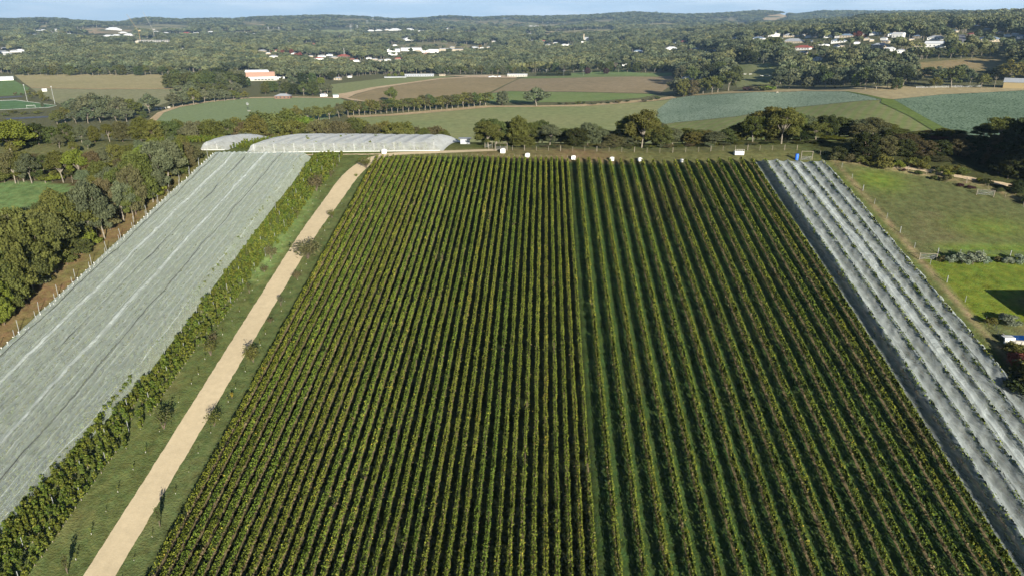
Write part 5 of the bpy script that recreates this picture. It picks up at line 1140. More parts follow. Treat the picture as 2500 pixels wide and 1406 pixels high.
def crane(px, py, ytop, jib_dx, jib_top, paint, label):
    X, Y, Z = at1(px, py); d = math.hypot(X, Y); k = d / F; t = empty('tower_crane', (X, Y + 12, hz(X, Y + 12)), math.atan2(Y, X) - math.pi / 2); h = (py - ytop) * k * 1.06; q = MB(); b = 1.0
    for sx in (-b, b):
        for sy in (-b, b): q.tube([(sx, sy, 0), (sx, sy, h)], .28, 4)
    z = 0
    while z < h - 2: q.tube([(-b, -b, z), (b, -b, z + 2)], .14, 3); q.tube([(b, b, z), (-b, b, z + 2)], .14, 3); q.tube([(-b, -b, z), (-b, b, z + 2)], .14, 3); q.tube([(b, b, z), (b, -b, z + 2)], .14, 3); z += 2
    q.build('mast', paint, t); q = MB(); q.box(-2, 2, -1.5, 1.5, h + .1, h + 2.6); q.box(1.5, 8.5, -1.4, 1.4, h + .3, h + 2.8); q.build('machine_deck', paint, t)
    e = Vector((jib_dx * k, 0, (py - jib_top) * k)); s = Vector((-1.5, 0, h + 2.4)); q = MB(); dv = (e - s); up = Vector((dv.z, 0, -dv.x)).normalized() * .9
    for o_ in (up, -up): q.tube([s + o_, e + o_ * .3], .24, 4)
    n = 14
    for i in range(n): q.tube([s + dv * (i / n) + up * (1 - .7 * i / n), s + dv * ((i + 1) / n) - up * (1 - .7 * i / n)], .13, 3)
    q.build('jib', paint, t); q = MB(); q.tube([(6.5, 0, h + 8), (2.0, 0, h + 2.6)], .2, 4); q.tube([(6.5, 0, h + 8), e], .09, 3); q.tube([(6.5, 0, h + 8), (8, 0, h + 2.8)], .12, 3); q.build('stay_cables', M['steel'], t)
    tag(t, label, 'crane', 'tower cranes over the building site')
crane(339, 104, 84, -16, 51, M['cranepaint'], 'yellow luffing tower crane at the left of the building site'); crane(374, 97, 80, -13, 45, M['concrete'], 'white and red luffing tower crane in the middle of the building site')
# masts, poles, pylons, water towers
def pole(px, py, top, r, label, name='light_pole', cat='pole', head=None, mat='post', arms=False, group=None):
    X, Y, Z = at1(px, py); h = top_height(X, Y, top); t = empty(name, (X, Y, Z), math.atan2(Y, X) - math.pi / 2); q = MB(); q.tube([(0, 0, 0), (0, 0, h)], [r, r * .7], 6); q.build('shaft', M[mat], t)
    if head: q = MB(); q.box(-head, head, -.3, .3, h - .6, h + .5); q.build('lamp_head', M[mat], t)
    if arms: q = MB(); q.box(-1.8, 1.8, -.1, .1, h - .6, h - .4); q.box(-1.3, 1.3, -.1, .1, h - 1.6, h - 1.4); q.build('crossarm', M[mat], t)
    return tag(t, label, cat, group)
pole(67, 249, 208, .28, 'tall floodlight pole at the left end of the sports pitch', head=.5, mat='post'); pole(134, 255, 212, .28, 'tall floodlight pole at the right end of the sports pitch', head=.5, mat='post')
for j, (px, b, tp) in enumerate([(1269, 179, 166), (1334, 184, 170), (1376, 186, 172), (1424, 186, 171), (1158, 184, 171), (1196, 182, 170), (1229, 182, 170), (1094, 184, 172)]):
    pole(px, b, tp, .16, f'power pole along the far farm road, {ordw(1 + sorted([1269, 1334, 1376, 1424, 1158, 1196, 1229, 1094]).index(px))} from the left', 'power_pole', 'pole', arms=True, group='power poles along the far farm road')
pole(2427, 216, 188, .22, 'wooden power pole beside the yellow shed', 'power_pole', 'pole', mat='wood', arms=True)
pole(841, 140, 118, .45, 'tall pale mast above a red-roofed building', 'mast', 'mast', mat='white'); pole(1003, 98, 84, .5, 'thin mast above white buildings', 'mast', 'mast', mat='steel'); pole(155, 98, 84, .5, 'thin mast in the left suburb', 'mast', 'mast', mat='steel')
for px, b, tp, nm in ((872, 110, 100, 'in the valley trees'), (626, 78, 68, 'on the left hills')):
    X, Y, Z = at1(px, b); h = top_height(X, Y, tp); k = math.hypot(X, Y) / F; t = empty('water_tower', (X, Y, Z)); q = MB(); q.tube([(0, 0, 0), (0, 0, h)], .8 * k, 8); q.build('shaft', M['white'], t); q = MB(); q.tube([(0, 0, h - 2.5 * k), (0, 0, h - 1.8 * k), (0, 0, h)], [.8 * k, 2 * k, 2 * k], 12); q.build('tank', M['white'], t); tag(t, f'white water tower {nm}', 'water tower')
PYL = [(656, 80, 66), (681, 78, 66), (857, 80, 60), (873, 79, 62), (897, 68, 50), (911, 54, 43), (758, 84, 72)]
for j, (px, b, tp) in enumerate(sorted(PYL)):
    X, Y, Z = at1(px, b); h = top_height(X, Y, tp); t = empty('pylon', (X, Y, Z), math.atan2(Y, X) - math.pi / 2); q = MB(); w = h * .10
    for s in (-1, 1):
        for u in (-1, 1): q.tube([(s * w, u * w, 0), (s * w * .25, u * w * .25, h * .7), (0, 0, h)], .35, 4)
    for i in range(6): z = h * i / 7; ww = w * (1 - .75 * i / 5); q.tube([(-ww, -ww, z), (ww * .85, -ww, z + h / 7)], .22, 3)
    q.build('tower', M['steel'], t); q = MB()
    for z in (.68, .8, .92): q.box(-w * 1.6, w * 1.6, -.3, .3, h * z, h * z + .5)
    q.build('crossarms', M['steel'], t); tag(t, f'lattice pylon on the hills, {ordw(j + 1)} from the left', 'pylon', 'lattice pylons on the hills')
# sports pitch goal, fence; windmill; parked vehicles; baled rolls
X, Y, Z = at1(76, 264); t = empty('goal', (X, Y, Z), .75); q = MB(); q.tube([(-3.6, 0, 0), (-3.6, 0, 2.4), (3.6, 0, 2.4), (3.6, 0, 0)], .12, 6); q.build('goal_frame', M['white'], t); q = MB()
for x in np.linspace(-3.5, 3.5, 15): q.tube([(x, 0.1, 2.35), (x, 1.6, .05)], .02, 3)
q.build('netting', M['white'], t); tag(t, 'white football goal on the green pitch', 'goal')
fence('pitch_fence', [at1(-30, 273.5)[:2], at1(60, 269.5)[:2], at1(128, 265)[:2]], 9.0, 4.0, 'tall dark mesh fence along the near side of the pitch', mat='dark', wires=5)
X, Y, Z = at1(606, 269); h = top_height(X, Y, 254); t = empty('windmill', (X, Y, Z)); q = MB()
for s in (-1, 1):
    for u in (-1, 1): q.tube([(s * .9, u * .9, 0), (s * .1, u * .1, h)], .07, 4)
q.build('tower', M['dark'], t); q = MB()
for i in range(12):
    a = i * math.pi / 6; q.add([(0, -.3, h), (1.3 * math.cos(a - .15), -.3, h + 1.3 * math.sin(a - .15)), (1.3 * math.cos(a + .15), -.25, h + 1.3 * math.sin(a + .15))], [[0, 1, 2]])
q.build('wheel', M['steel'], t); tag(t, 'small farm windmill standing in the pale green field', 'windmill')
X, Y, Z = at1(606, 271); q = MB(); q.tube([(0, 0, 0), (0, 0, .5)], 1.6, 12); o = q.build('stock_trough', M['concrete'], loc=(X + 2, Y - 3, Z)); tag(o, 'round trough at the foot of the windmill', 'trough')
def vehicle(px, py, ln, col, label, ang):
    X, Y, Z = at1(px, py); t = empty('parked_van', (X, Y, Z), ang); h = ln * .2; q = MB(); q.box(-ln / 2, ln / 2, -.95, .95, .45, .45 + h); q.build('body', col, t); q = MB(); q.box(-ln * .42, ln * .25, -.88, .88, .46 + h, .45 + h * 1.9); q.build('cabin', M['glass'], t)
    for sx in (-.32, .32):
        for sy in (-1, 1): q = MB(); q.tube([(sx * ln, sy * .9 - .12, .4), (sx * ln, sy * .9 + .12, .4)], .4, 10); q.build('wheel', M['tyre'], t)
    tag(t, label, 'vehicle', 'vehicles parked in the farm yard')
for j, (px, py) in enumerate([(1196, 189.5), (1203, 188.2), (1210, 189.5), (1219, 188.5)]): vehicle(px, py, 5.0, M['car'], f'pale vehicle in the farm yard, {ordw(j + 1)} from the left', RNG.uniform(-.6, .6))
for j, (px, py) in enumerate([(382, 269), (392, 268), (402, 266.5), (413, 265)]):
    X, Y, Z = at1(px, py); q = MB(); q.tube([(-1.2, 0, .9), (1.2, 0, .9)], .9, 12); o = q.build('wrapped_bale', M['offwhite'], loc=(X, Y, Z)); tag(o, f'pale wrapped bale beside the windmill field, {ordw(j + 1)} from the left', 'bale', 'pale wrapped bales in a row')
X, Y, Z = at1(1897, 228); q = MB(); q.box(-1.2, 1.2, -1, 1, 0, 1.3); q.box(-.4, .4, -.4, .4, 1.3, 1.9); o = q.build('pump_box', M['wood'], loc=(X, Y, Z)); tag(o, 'small timber pump box above the pale blue-green crop', 'pump box')
for j, (px, w) in enumerate([(1817, 10), (1832, 6), (1870, 25)]):
    X, Y, Z = at1(px, 187 - (0 if j == 2 else 4)); q = MB(); k = math.hypot(X, Y) / F; q.box(-w / 2 * k, w / 2 * k, -.1, .1, .5, .9); q.box(-w / 2 * k, -w / 2 * k + .2, -.1, .1, 0, 1.1); q.box(w / 2 * k - .2, w / 2 * k, -.1, .1, 0, 1.1); o = q.build('jump_rail', M['white'], loc=(X, Y, Z)); tag(o, f'white horse-jump rail in the shaded paddock, {ordw(j + 1)} from the left', 'rail', 'white rails in the horse paddock')

# ================================================================== TREES (each one placed)
def T(belt, rows, **kw):
    for r in rows: tree(belt, *r[:3], *(r[3:] if len(r) > 3 else ()), **kw)
b = 'in the thick belt left of the mown lane'
T(b, [(-70, 830, 560, 'dense', 'olive'), (12, 792, 655, 'dense', 'lime', .9), (40, 745, 560, 'dense', 'olive', 1.1), (-20, 760, 540, 'gum', 'green', 1.1), (62, 712, 590, 'dense', 'brown', .8), (20, 700, 505, 'dense', 'olive', 1.2), (95, 694, 500, 'dense', 'olive', 1.1), (60, 640, 480, 'dense', 'olive', 1.2),
      (135, 664, 500, 'gum', 'green', 1), (165, 646, 606, 'shrub', 'olive', 1.1), (192, 605, 455, 'gum', 'olive', 1), (-10, 640, 500, 'dense', 'olive', 1.1), (228, 595, 425, 'gum', 'grey', .8), (150, 590, 462, 'dense', 'olive', 1.1), (236, 572, 448, 'gum', 'grey', .9), (270, 562, 520, 'shrub', 'brown', 1.2), (215, 600, 555, 'shrub', 'lime', 1.5),
      (270, 548, 430, 'dense', 'brown', .85), (303, 540, 432, 'gum', 'grey', 1), (332, 524, 402, 'dense', 'brown', .9), (290, 500, 410, 'gum', 'olive', 1), (352, 505, 365, 'dense', 'olive', .95), (386, 478, 345, 'gum', 'grey', 1), (330, 470, 380, 'dense', 'olive', .9), (412, 452, 330, 'gum', 'grey', 1.1),
      (362, 440, 350, 'dense', 'lime', .9), (385, 480, 440, 'shrub', 'lime', 1.3), (440, 432, 338, 'dense', 'olive', .8), (400, 425, 335, 'dense', 'olive', .9), (472, 402, 348, 'shrub', 'brown', 1.1), (452, 402, 328, 'dense', 'olive', .8), (430, 400, 325, 'gum', 'grey', .9), (440, 432, 402, 'shrub', 'green', 1),
      (100, 640, 520, 'gum', 'green', 1), (125, 600, 490, 'dense', 'green', 1), (30, 610, 505, 'dense', 'green', 1.2), (185, 560, 470, 'dense', 'dark', .9), (255, 520, 440, 'dense', 'olive', .9), (-50, 700, 520, 'dense', 'olive', 1.2), (80, 700, 640, 'shrub', 'grey', 1.4), (110, 690, 655, 'shrub', 'olive', 1.3), (200, 620, 570, 'shrub', 'green', 1.2), (405, 470, 440, 'shrub', 'brown', 1.2), (-60, 640, 520, 'dense', 'green', 1.2)])
for i_, (px_, py_, tp_) in enumerate([(0, 720, 560), (30, 770, 610), (75, 720, 575), (110, 665, 540), (50, 665, 500), (0, 665, 490), (85, 610, 478), (120, 640, 500), (150, 630, 505), (175, 600, 470), (205, 575, 452), (250, 590, 470), (285, 545, 440), (240, 535, 430), (310, 510, 405), (320, 540, 450), (345, 480, 372), (368, 500, 400), (300, 470, 395), (395, 450, 350), (375, 430, 345), (425, 430, 345), (455, 415, 345), (415, 410, 335), (-30, 690, 540), (-30, 620, 500), (180, 530, 465), (140, 545, 475), (60, 590, 490)]):
    tree(b, px_ + 6, py_ - 6, tp_, ('gum', 'dense', 'gum')[i_ % 3], ('grey', 'olive', 'green', 'olive', 'brown', 'grey')[i_ % 6], 1.0)
b = 'beyond the small left paddock'
T(b, [(12, 446, 375, 'dense', 'olive', 1), (38, 448, 362, 'gum', 'brown', 1), (58, 444, 362, 'gum', 'olive', 1), (78, 448, 372, 'gum', 'grey', .9), (110, 432, 378, 'gum', 'green', 1), (155, 446, 365, 'gum', 'olive', 1), (195, 440, 358, 'gum', 'lime', 1), (128, 444, 415, 'shrub', 'lime', 1.8), (112, 446, 420, 'shrub', 'green', 1.5), (230, 436, 368, 'dense', 'brown', .9),
      (262, 422, 358, 'gum', 'grey', 1), (290, 416, 350, 'dense', 'olive', 1), (322, 408, 348, 'gum', 'olive', 1), (352, 400, 342, 'gum', 'grey', 1), (382, 396, 336, 'dense', 'lime', .9), (248, 456, 392, 'dense', 'olive', 1), (276, 470, 402, 'gum', 'grey', 1), (85, 440, 380, 'dense', 'green', 1), (175, 436, 385, 'dense', 'dark', .8), (-30, 450, 370, 'dense', 'olive', 1.2), (210, 462, 410, 'gum', 'grey', .8), (300, 440, 385, 'dense', 'brown', .8), (340, 420, 370, 'dense', 'green', .8)])
b = 'in the upper left tree line'
T(b, [(26, 376, 285, 'gum', 'lime', 1.35), (-30, 370, 290, 'gum', 'olive', 1.3), (60, 356, 312, 'dense', 'dark', 1.1), (95, 354, 300, 'dense', 'dark', 1.1), (128, 352, 308, 'dense', 'green', 1.1), (165, 350, 300, 'dense', 'green', 1.1), (200, 350, 304, 'gum', 'grey', 1.1), (232, 348, 308, 'dense', 'olive', 1.1), (268, 347, 302, 'gum', 'olive', 1.1), (300, 347, 295, 'dense', 'brown', 1.1),
      (345, 347, 286, 'dense', 'olive', 1.2), (372, 346, 290, 'dense', 'olive', 1), (145, 362, 328, 'gum', 'grey', 1.1), (215, 366, 340, 'gum', 'grey', 1), (40, 372, 320, 'dense', 'olive', 1), (5, 400, 372, 'shrub', 'brown', 1.5), (182, 380, 345, 'gum', 'olive', 1)])
for i, (px, top, k, c, w) in enumerate([(395, 300, 'dense', 'green', 1), (412, 286, 'gum', 'green', 1), (440, 292, 'dense', 'olive', 1), (468, 290, 'gum', 'grey', 1), (492, 296, 'dense', 'brown', 1), (520, 290, 'dense', 'olive', 1.1), (552, 292, 'gum', 'green', 1), (582, 286, 'dense', 'olive', 1), (606, 294, 'dense', 'brown', 1), (645, 264, 'gum', 'green', 1.35),
      (622, 282, 'dense', 'olive', 1), (675, 286, 'dense', 'olive', 1.1), (702, 270, 'dense', 'olive', 1.1), (722, 290, 'dense', 'olive', 1), (748, 284, 'dense', 'lime', 1), (775, 292, 'dense', 'brown', 1), (800, 290, 'gum', 'brown', 1.1), (830, 288, 'gum', 'brown', 1.1), (858, 288, 'dense', 'green', 1), (882, 290, 'dense', 'olive', 1.1), (908, 302, 'dense', 'brown', 1),
      (935, 294, 'dense', 'olive', 1.1), (962, 298, 'dense', 'olive', 1), (985, 296, 'dense', 'olive', 1.1), (1010, 308, 'dense', 'brown', 1), (1034, 312, 'dense', 'olive', 1), (1060, 306, 'dense', 'brown', 1.1), (1084, 318, 'dense', 'olive', .9), (655, 318, 'shrub', 'brown', 1.3), (760, 312, 'shrub', 'dark', 1.3), (590, 318, 'shrub', 'grey', 1.3)]):
    tree('behind the white nets on the crest', px, 335, top, k, c, w, Y=262 + (i * 7) % 17 if k != 'shrub' else 252)
for i, (px, top, k, c, w) in enumerate([(1192, 296, 'gum', 'olive', .9), (1212, 290, 'gum', 'green', .9), (1240, 312, 'dense', 'brown', .75), (1264, 284, 'dense', 'olive', .9), (1290, 306, 'gum', 'green', .8), (1312, 312, 'gum', 'olive', 1), (1342, 300, 'gum', 'grey', .9), (1378, 314, 'dense', 'green', 1), (1406, 312, 'dense', 'dark', 1), (1434, 298, 'dense', 'grey', .95),
      (1468, 314, 'gum', 'grey', .9), (1500, 328, 'dense', 'brown', .8), (1524, 282, 'gum', 'olive', 1), (1566, 268, 'gum', 'olive', 1.15), (1592, 284, 'gum', 'olive', .9), (1572, 330, 'gum', 'grey', 1), (1612, 306, 'dense', 'green', .9), (1640, 318, 'gum', 'grey', .9), (1664, 320, 'dense', 'green', .9), (1692, 322, 'dense', 'olive', .9), (1716, 318, 'dense', 'olive', 1),
      (1745, 320, 'gum', 'grey', 1), (1770, 314, 'dense', 'green', 1), (1806, 300, 'dense', 'dark', .9), (1835, 276, 'gum', 'olive', 1), (1872, 254, 'gum', 'olive', 1.35), (1905, 262, 'gum', 'olive', 1.1), (1934, 272, 'dense', 'olive', .9), (1962, 284, 'dense', 'dark', .9), (1988, 294, 'gum', 'olive', .9), (2012, 280, 'dense', 'dark', .9), (2042, 282, 'gum', 'green', .9),
      (2028, 332, 'gum', 'lime', .7), (2068, 302, 'dense', 'dark', 1), (2098, 300, 'gum', 'brown', 1), (2124, 282, 'gum', 'brown', 1.15), (2152, 300, 'gum', 'olive', 1), (2176, 316, 'dense', 'olive', .9), (1895, 325, 'dense', 'brown', .7), (1280, 330, 'dense', 'olive', .7), (1530, 335, 'gum', 'grey', .8), (1855, 318, 'gum', 'olive', .8), (1950, 318, 'gum', 'dark', .9)]):
    tree('behind the crest fence', px, 370, top, k, c, w, Y=211 + (i * 5) % 13)
for i, (px, top, c, w) in enumerate([(1222, 342, 'green', 1.2), (1362, 348, 'brown', 1.4), (1386, 352, 'olive', 1.3), (1470, 346, 'brown', 1.3), (1632, 350, 'brown', 1.3), (1685, 352, 'brown', 1.3), (1728, 345, 'grey', 1.5), (1768, 350, 'brown', 1.3), (1800, 352, 'olive', 1.3), (1540, 356, 'olive', 1.2), (1582, 356, 'green', 1.2), (1432, 356, 'brown', 1.2), (1835, 356, 'grey', 1.1), (1500, 352, 'brown', 1.3), (1330, 358, 'brown', 1), (1990, 350, 'dark', 1.5), (2060, 352, 'dark', 1.4)]):
    tree('under the trees along the crest fence', px, 370, top, 'shrub', c, w, Y=209.5 + (i % 3))
b = 'in the dark hollow at the upper right'
for i, (px, top, k, c, w, Y) in enumerate([(2200, 326, 'dense', 'brown', 1, 206), (2228, 322, 'dense', 'olive', 1, 214), (2255, 318, 'gum', 'brown', 1, 218), (2288, 314, 'dense', 'olive', 1.1, 214), (2318, 318, 'dense', 'dark', 1, 222), (2335, 328, 'dense', 'brown', 1.1, 204), (2362, 344, 'dense', 'dark', 1, 206), (2388, 304, 'gum', 'dark', 1, 212), (2422, 280, 'gum', 'olive', 1.25, 206),
      (2452, 298, 'gum', 'dark', 1.1, 214), (2472, 308, 'dense', 'dark', 1.1, 200), (2494, 286, 'dense', 'dark', 1.2, 192), (2535, 270, 'dense', 'dark', 1.2, 184), (2575, 282, 'gum', 'dark', 1.2, 176), (2440, 352, 'dense', 'dark', 1.1, 195), (2400, 358, 'dense', 'dark', 1.1, 198), (2350, 362, 'dense', 'dark', 1, 200), (2300, 358, 'dense', 'dark', 1, 204), (2480, 362, 'dense', 'dark', 1.1, 186), (2262, 352, 'dense', 'dark', 1.1, 206),
      (2210, 355, 'dense', 'dark', 1, 204), (2560, 330, 'dense', 'dark', 1.2, 178), (2320, 375, 'dense', 'dark', .9, 200), (2420, 380, 'dense', 'dark', .9, 192), (2280, 335, 'dense', 'red', .7, 212)]):
    tree(b, px, 395, top, k, c, w, Y=Y)
_prof = lambda px: float(np.interp(px, [1180, 1230, 1300, 1350, 1400, 1440, 1500, 1560, 1620, 1700, 1750, 1800, 1870, 1950, 2000, 2100, 2200, 2300, 2400, 2480, 2650], [302, 294, 300, 308, 324, 306, 322, 290, 308, 324, 330, 302, 280, 288, 292, 298, 318, 320, 304, 298, 290]))
for i, px in enumerate(range(1225, 2215, 30)):
    tree('among the undergrowth along the crest fence', px + (i * 11) % 13, 370, 350 + (i * 7) % 10, 'shrub', ('brown', 'olive', 'green', 'dark', 'grey')[(i * 3) % 5], 1.3, Y=210.5 + (i % 4) * .8)
for i, px in enumerate(range(1190, 2200, 25)):
    tree('in the second line behind the crest fence', px + (i * 7) % 9, 370, _prof(px) - 10 + (i * 13) % 16, ('dense', 'gum', 'dense')[i % 3], ('green', 'grey', 'olive', 'grey', 'olive')[i % 5], 1.15, Y=218 + (i * 5) % 9)
for i, px in enumerate(range(2110, 2540, 22)):
    tree('deep in the dark hollow at the upper right', px + (i * 7) % 9, 395, _prof(px) + 22 + (i * 13) % 26, ('dense', 'gum')[i % 2], ('dark', 'dark', 'brown', 'green')[i % 4], 1.1, Y=196 + (i * 11) % 22 - max(0, px - 2400) * .08)
    tree('deep in the dark hollow at the upper right', px + (i * 5) % 9, 400, _prof(px) + 58 + (i * 13) % 20, 'dense', ('dark', 'dark', 'brown')[i % 3], 1.3, Y=193 + (i * 7) % 8 - max(0, px - 2350) * .10)
T('beside the bush track at the upper right', [(2192, 413, 385, 'shrub', 'lime', 1), (2222, 410, 376, 'shrub', 'olive', 1.4), (2245, 416, 384, 'shrub', 'olive', 1.2), (2256, 410, 378, 'gum', 'olive', .8), (2288, 426, 406, 'shrub', 'green', 1.2), (2310, 420, 400, 'shrub', 'olive', 1.8), (2346, 428, 404, 'shrub', 'olive', 1.6), (2330, 420, 398, 'shrub', 'olive', 1.4), (2284, 412, 404, 'shrub', 'brown', 1.8), (2390, 444, 432, 'shrub', 'lime', 1.4),
      (2310, 446, 420, 'shrub', 'brown', 1.2), (2312, 434, 408, 'shrub', 'lime', .9), (2280, 440, 424, 'shrub', 'green', 1.2), (2240, 428, 412, 'shrub', 'green', 1.2), (2205, 420, 410, 'shrub', 'purple', 1.2), (2370, 462, 450, 'shrub', 'purple', 2), (2345, 456, 446, 'shrub', 'purple', 2), (2405, 452, 430, 'shrub', 'dark', 1.5), (2480, 474, 440, 'dense', 'dark', 1.4), (2130, 406, 378, 'shrub', 'olive', 1.2),
      (2158, 414, 370, 'shrub', 'olive', 1.1), (2100, 402, 372, 'shrub', 'olive', 1), (2072, 398, 368, 'shrub', 'brown', 1), (2038, 394, 366, 'shrub', 'brown', 1.2), (2050, 392, 352, 'shrub', 'dark', 1.2), (2440, 470, 455, 'shrub', 'green', 1.4), (2520, 500, 470, 'shrub', 'dark', 1.6)])
b = 'in the olive tree line across the fields'
for i in range(26):
    px = 850 + i * 13.4; t_ = i / 25; base = 284 - 24 * t_; tree(b, px, base, base - 36 + (i * 37 % 7) - 3, 'gum', ('olive', 'olive', 'brown', 'green')[i % 4], 1.25)
T(b, [(700, 300, 263, 'gum', 'olive', 1.2), (725, 299, 258, 'gum', 'olive', 1.2), (752, 298, 262, 'gum', 'green', 1.2), (778, 296, 258, 'gum', 'olive', 1.2), (804, 292, 256, 'gum', 'olive', 1.2), (828, 288, 252, 'gum', 'brown', 1.2), (1045, 262, 229, 'gum', 'grey', 1.1)])
T('standing alone on the plain', [(956, 249, 213, 'gum', 'olive', 1.1), (1310, 260, 215, 'gum', 'grey', 1.7), (1226, 258, 222, 'dense', 'grey', 1.2), (1434, 182, 166, 'dense', 'purple', 1.2), (1479, 182, 166, 'dense', 'purple', 1.2), (1375, 176, 160, 'dense', 'purple', 1.1)])
T('in the hedgerow behind the middle pasture', [(1366, 257, 249, 'shrub', 'dark', 1.8), (1384, 257, 248, 'shrub', 'brown', 1.5), (1412, 256, 243, 'shrub', 'olive', 1.2), (1425, 255, 245, 'shrub', 'green', 1), (1448, 257, 247, 'shrub', 'grey', 1.8), (1470, 254, 245, 'shrub', 'brown', 1.2), (1484, 254, 247, 'shrub', 'dark', 1.6), (1510, 253, 240, 'shrub', 'brown', 1.4), (1532, 250, 243, 'shrub', 'dark', 1.6), (1572, 250, 239, 'shrub', 'brown', 1.4), (1590, 246, 234, 'shrub', 'brown', 1.2), (1604, 244, 232, 'shrub', 'green', 1.4)])
b = 'in the grey gum cluster before the left pasture'
T(b, [(178, 282, 240, 'gum', 'grey', 1.3), (205, 288, 234, 'gum', 'grey', 1.3), (228, 290, 226, 'gum', 'grey', 1.3), (252, 290, 230, 'gum', 'grey', 1.3), (276, 288, 232, 'gum', 'grey', 1.3), (300, 290, 238, 'gum', 'grey', 1.2), (322, 288, 240, 'gum', 'olive', 1.2), (342, 284, 252, 'gum', 'grey', 1.1), (366, 277, 230, 'gum', 'grey', 1.3), (245, 300, 262, 'gum', 'grey', 1.2), (215, 302, 262, 'gum', 'grey', 1.2), (285, 300, 262, 'gum', 'grey', 1.2), (310, 298, 262, 'gum', 'grey', 1.2),
      (160, 300, 262, 'gum', 'olive', 1.2), (140, 304, 270, 'gum', 'olive', 1.2), (186, 302, 270, 'gum', 'grey', 1.2), (352, 290, 270, 'dense', 'green', 1.2), (164, 288, 256, 'gum', 'grey', 1.1)])
b = 'in the gum woods left of the windmill field'
T(b, [(424, 264, 226, 'gum', 'grey', 1.2), (446, 260, 222, 'gum', 'grey', 1.2), (474, 257, 214, 'gum', 'olive', 1.2), (500, 252, 218, 'gum', 'grey', 1.2), (524, 250, 214, 'gum', 'grey', 1.2), (548, 248, 217, 'gum', 'grey', 1.2), (572, 245, 219, 'gum', 'olive', 1.2), (598, 242, 222, 'gum', 'olive', 1.2), (418, 217, 180, 'dense', 'green', 1.2), (438, 218, 178, 'dense', 'green', 1.2), (462, 220, 176, 'dense', 'green', 1.2), (486, 222, 174, 'gum', 'green', 1.2), (512, 222, 172, 'gum', 'green', 1.2),
      (540, 220, 172, 'gum', 'grey', 1.2), (566, 220, 175, 'gum', 'green', 1.2), (588, 216, 180, 'dense', 'dark', 1.2), (604, 212, 188, 'dense', 'green', 1.2), (440, 240, 205, 'gum', 'grey', 1.2), (470, 240, 200, 'gum', 'grey', 1.2), (505, 238, 200, 'gum', 'green', 1.2), (540, 236, 200, 'gum', 'green', 1.2), (575, 232, 200, 'gum', 'grey', 1.2), (430, 205, 170, 'dense', 'green', 1.2), (460, 206, 168, 'gum', 'grey', 1.2), (500, 208, 166, 'gum', 'green', 1.2), (540, 206, 164, 'gum', 'dark', 1.2), (578, 204, 164, 'gum', 'grey', 1.2)])
b = 'around the orange hall'
T(b, [(648, 230, 204, 'dense', 'olive', 1.2), (668, 226, 198, 'dense', 'green', 1.2), (700, 228, 200, 'dense', 'green', 1.2), (722, 232, 204, 'dense', 'dark', 1.2), (742, 234, 200, 'gum', 'green', 1.2), (764, 234, 198, 'dense', 'green', 1.2), (784, 232, 204, 'gum', 'grey', 1.2), (800, 228, 202, 'gum', 'grey', 1.1), (690, 212, 188, 'gum', 'grey', 1.2), (715, 210, 184, 'gum', 'grey', 1.2), (738, 206, 178, 'dense', 'dark', 1.2), (762, 204, 178, 'dense', 'green', 1.1),
      (784, 206, 189, 'dense', 'lime', 1.4), (652, 212, 196, 'gum', 'olive', 1.2), (812, 196, 174, 'dense', 'dark', 1.2), (800, 188, 166, 'gum', 'green', 1.2)])
T('beside the sports pitch', [(38, 233, 223, 'shrub', 'brown', 1), (52, 233, 225, 'shrub', 'brown', 1), (69, 231, 217, 'shrub', 'olive', 1), (75, 241, 228, 'shrub', 'olive', 1), (86, 236, 222, 'shrub', 'olive', 1.3), (103, 243, 222, 'dense', 'olive', .8), (114, 248, 232, 'shrub', 'olive', 1), (104, 262, 250, 'dense', 'grey', .8), (30, 278, 266, 'shrub', 'olive', 2), (60, 280, 270, 'shrub', 'olive', 2), (90, 279, 268, 'shrub', 'olive', 2), (12, 284, 274, 'shrub', 'olive', 2)])
b = 'on the slope above the blue-green crops'
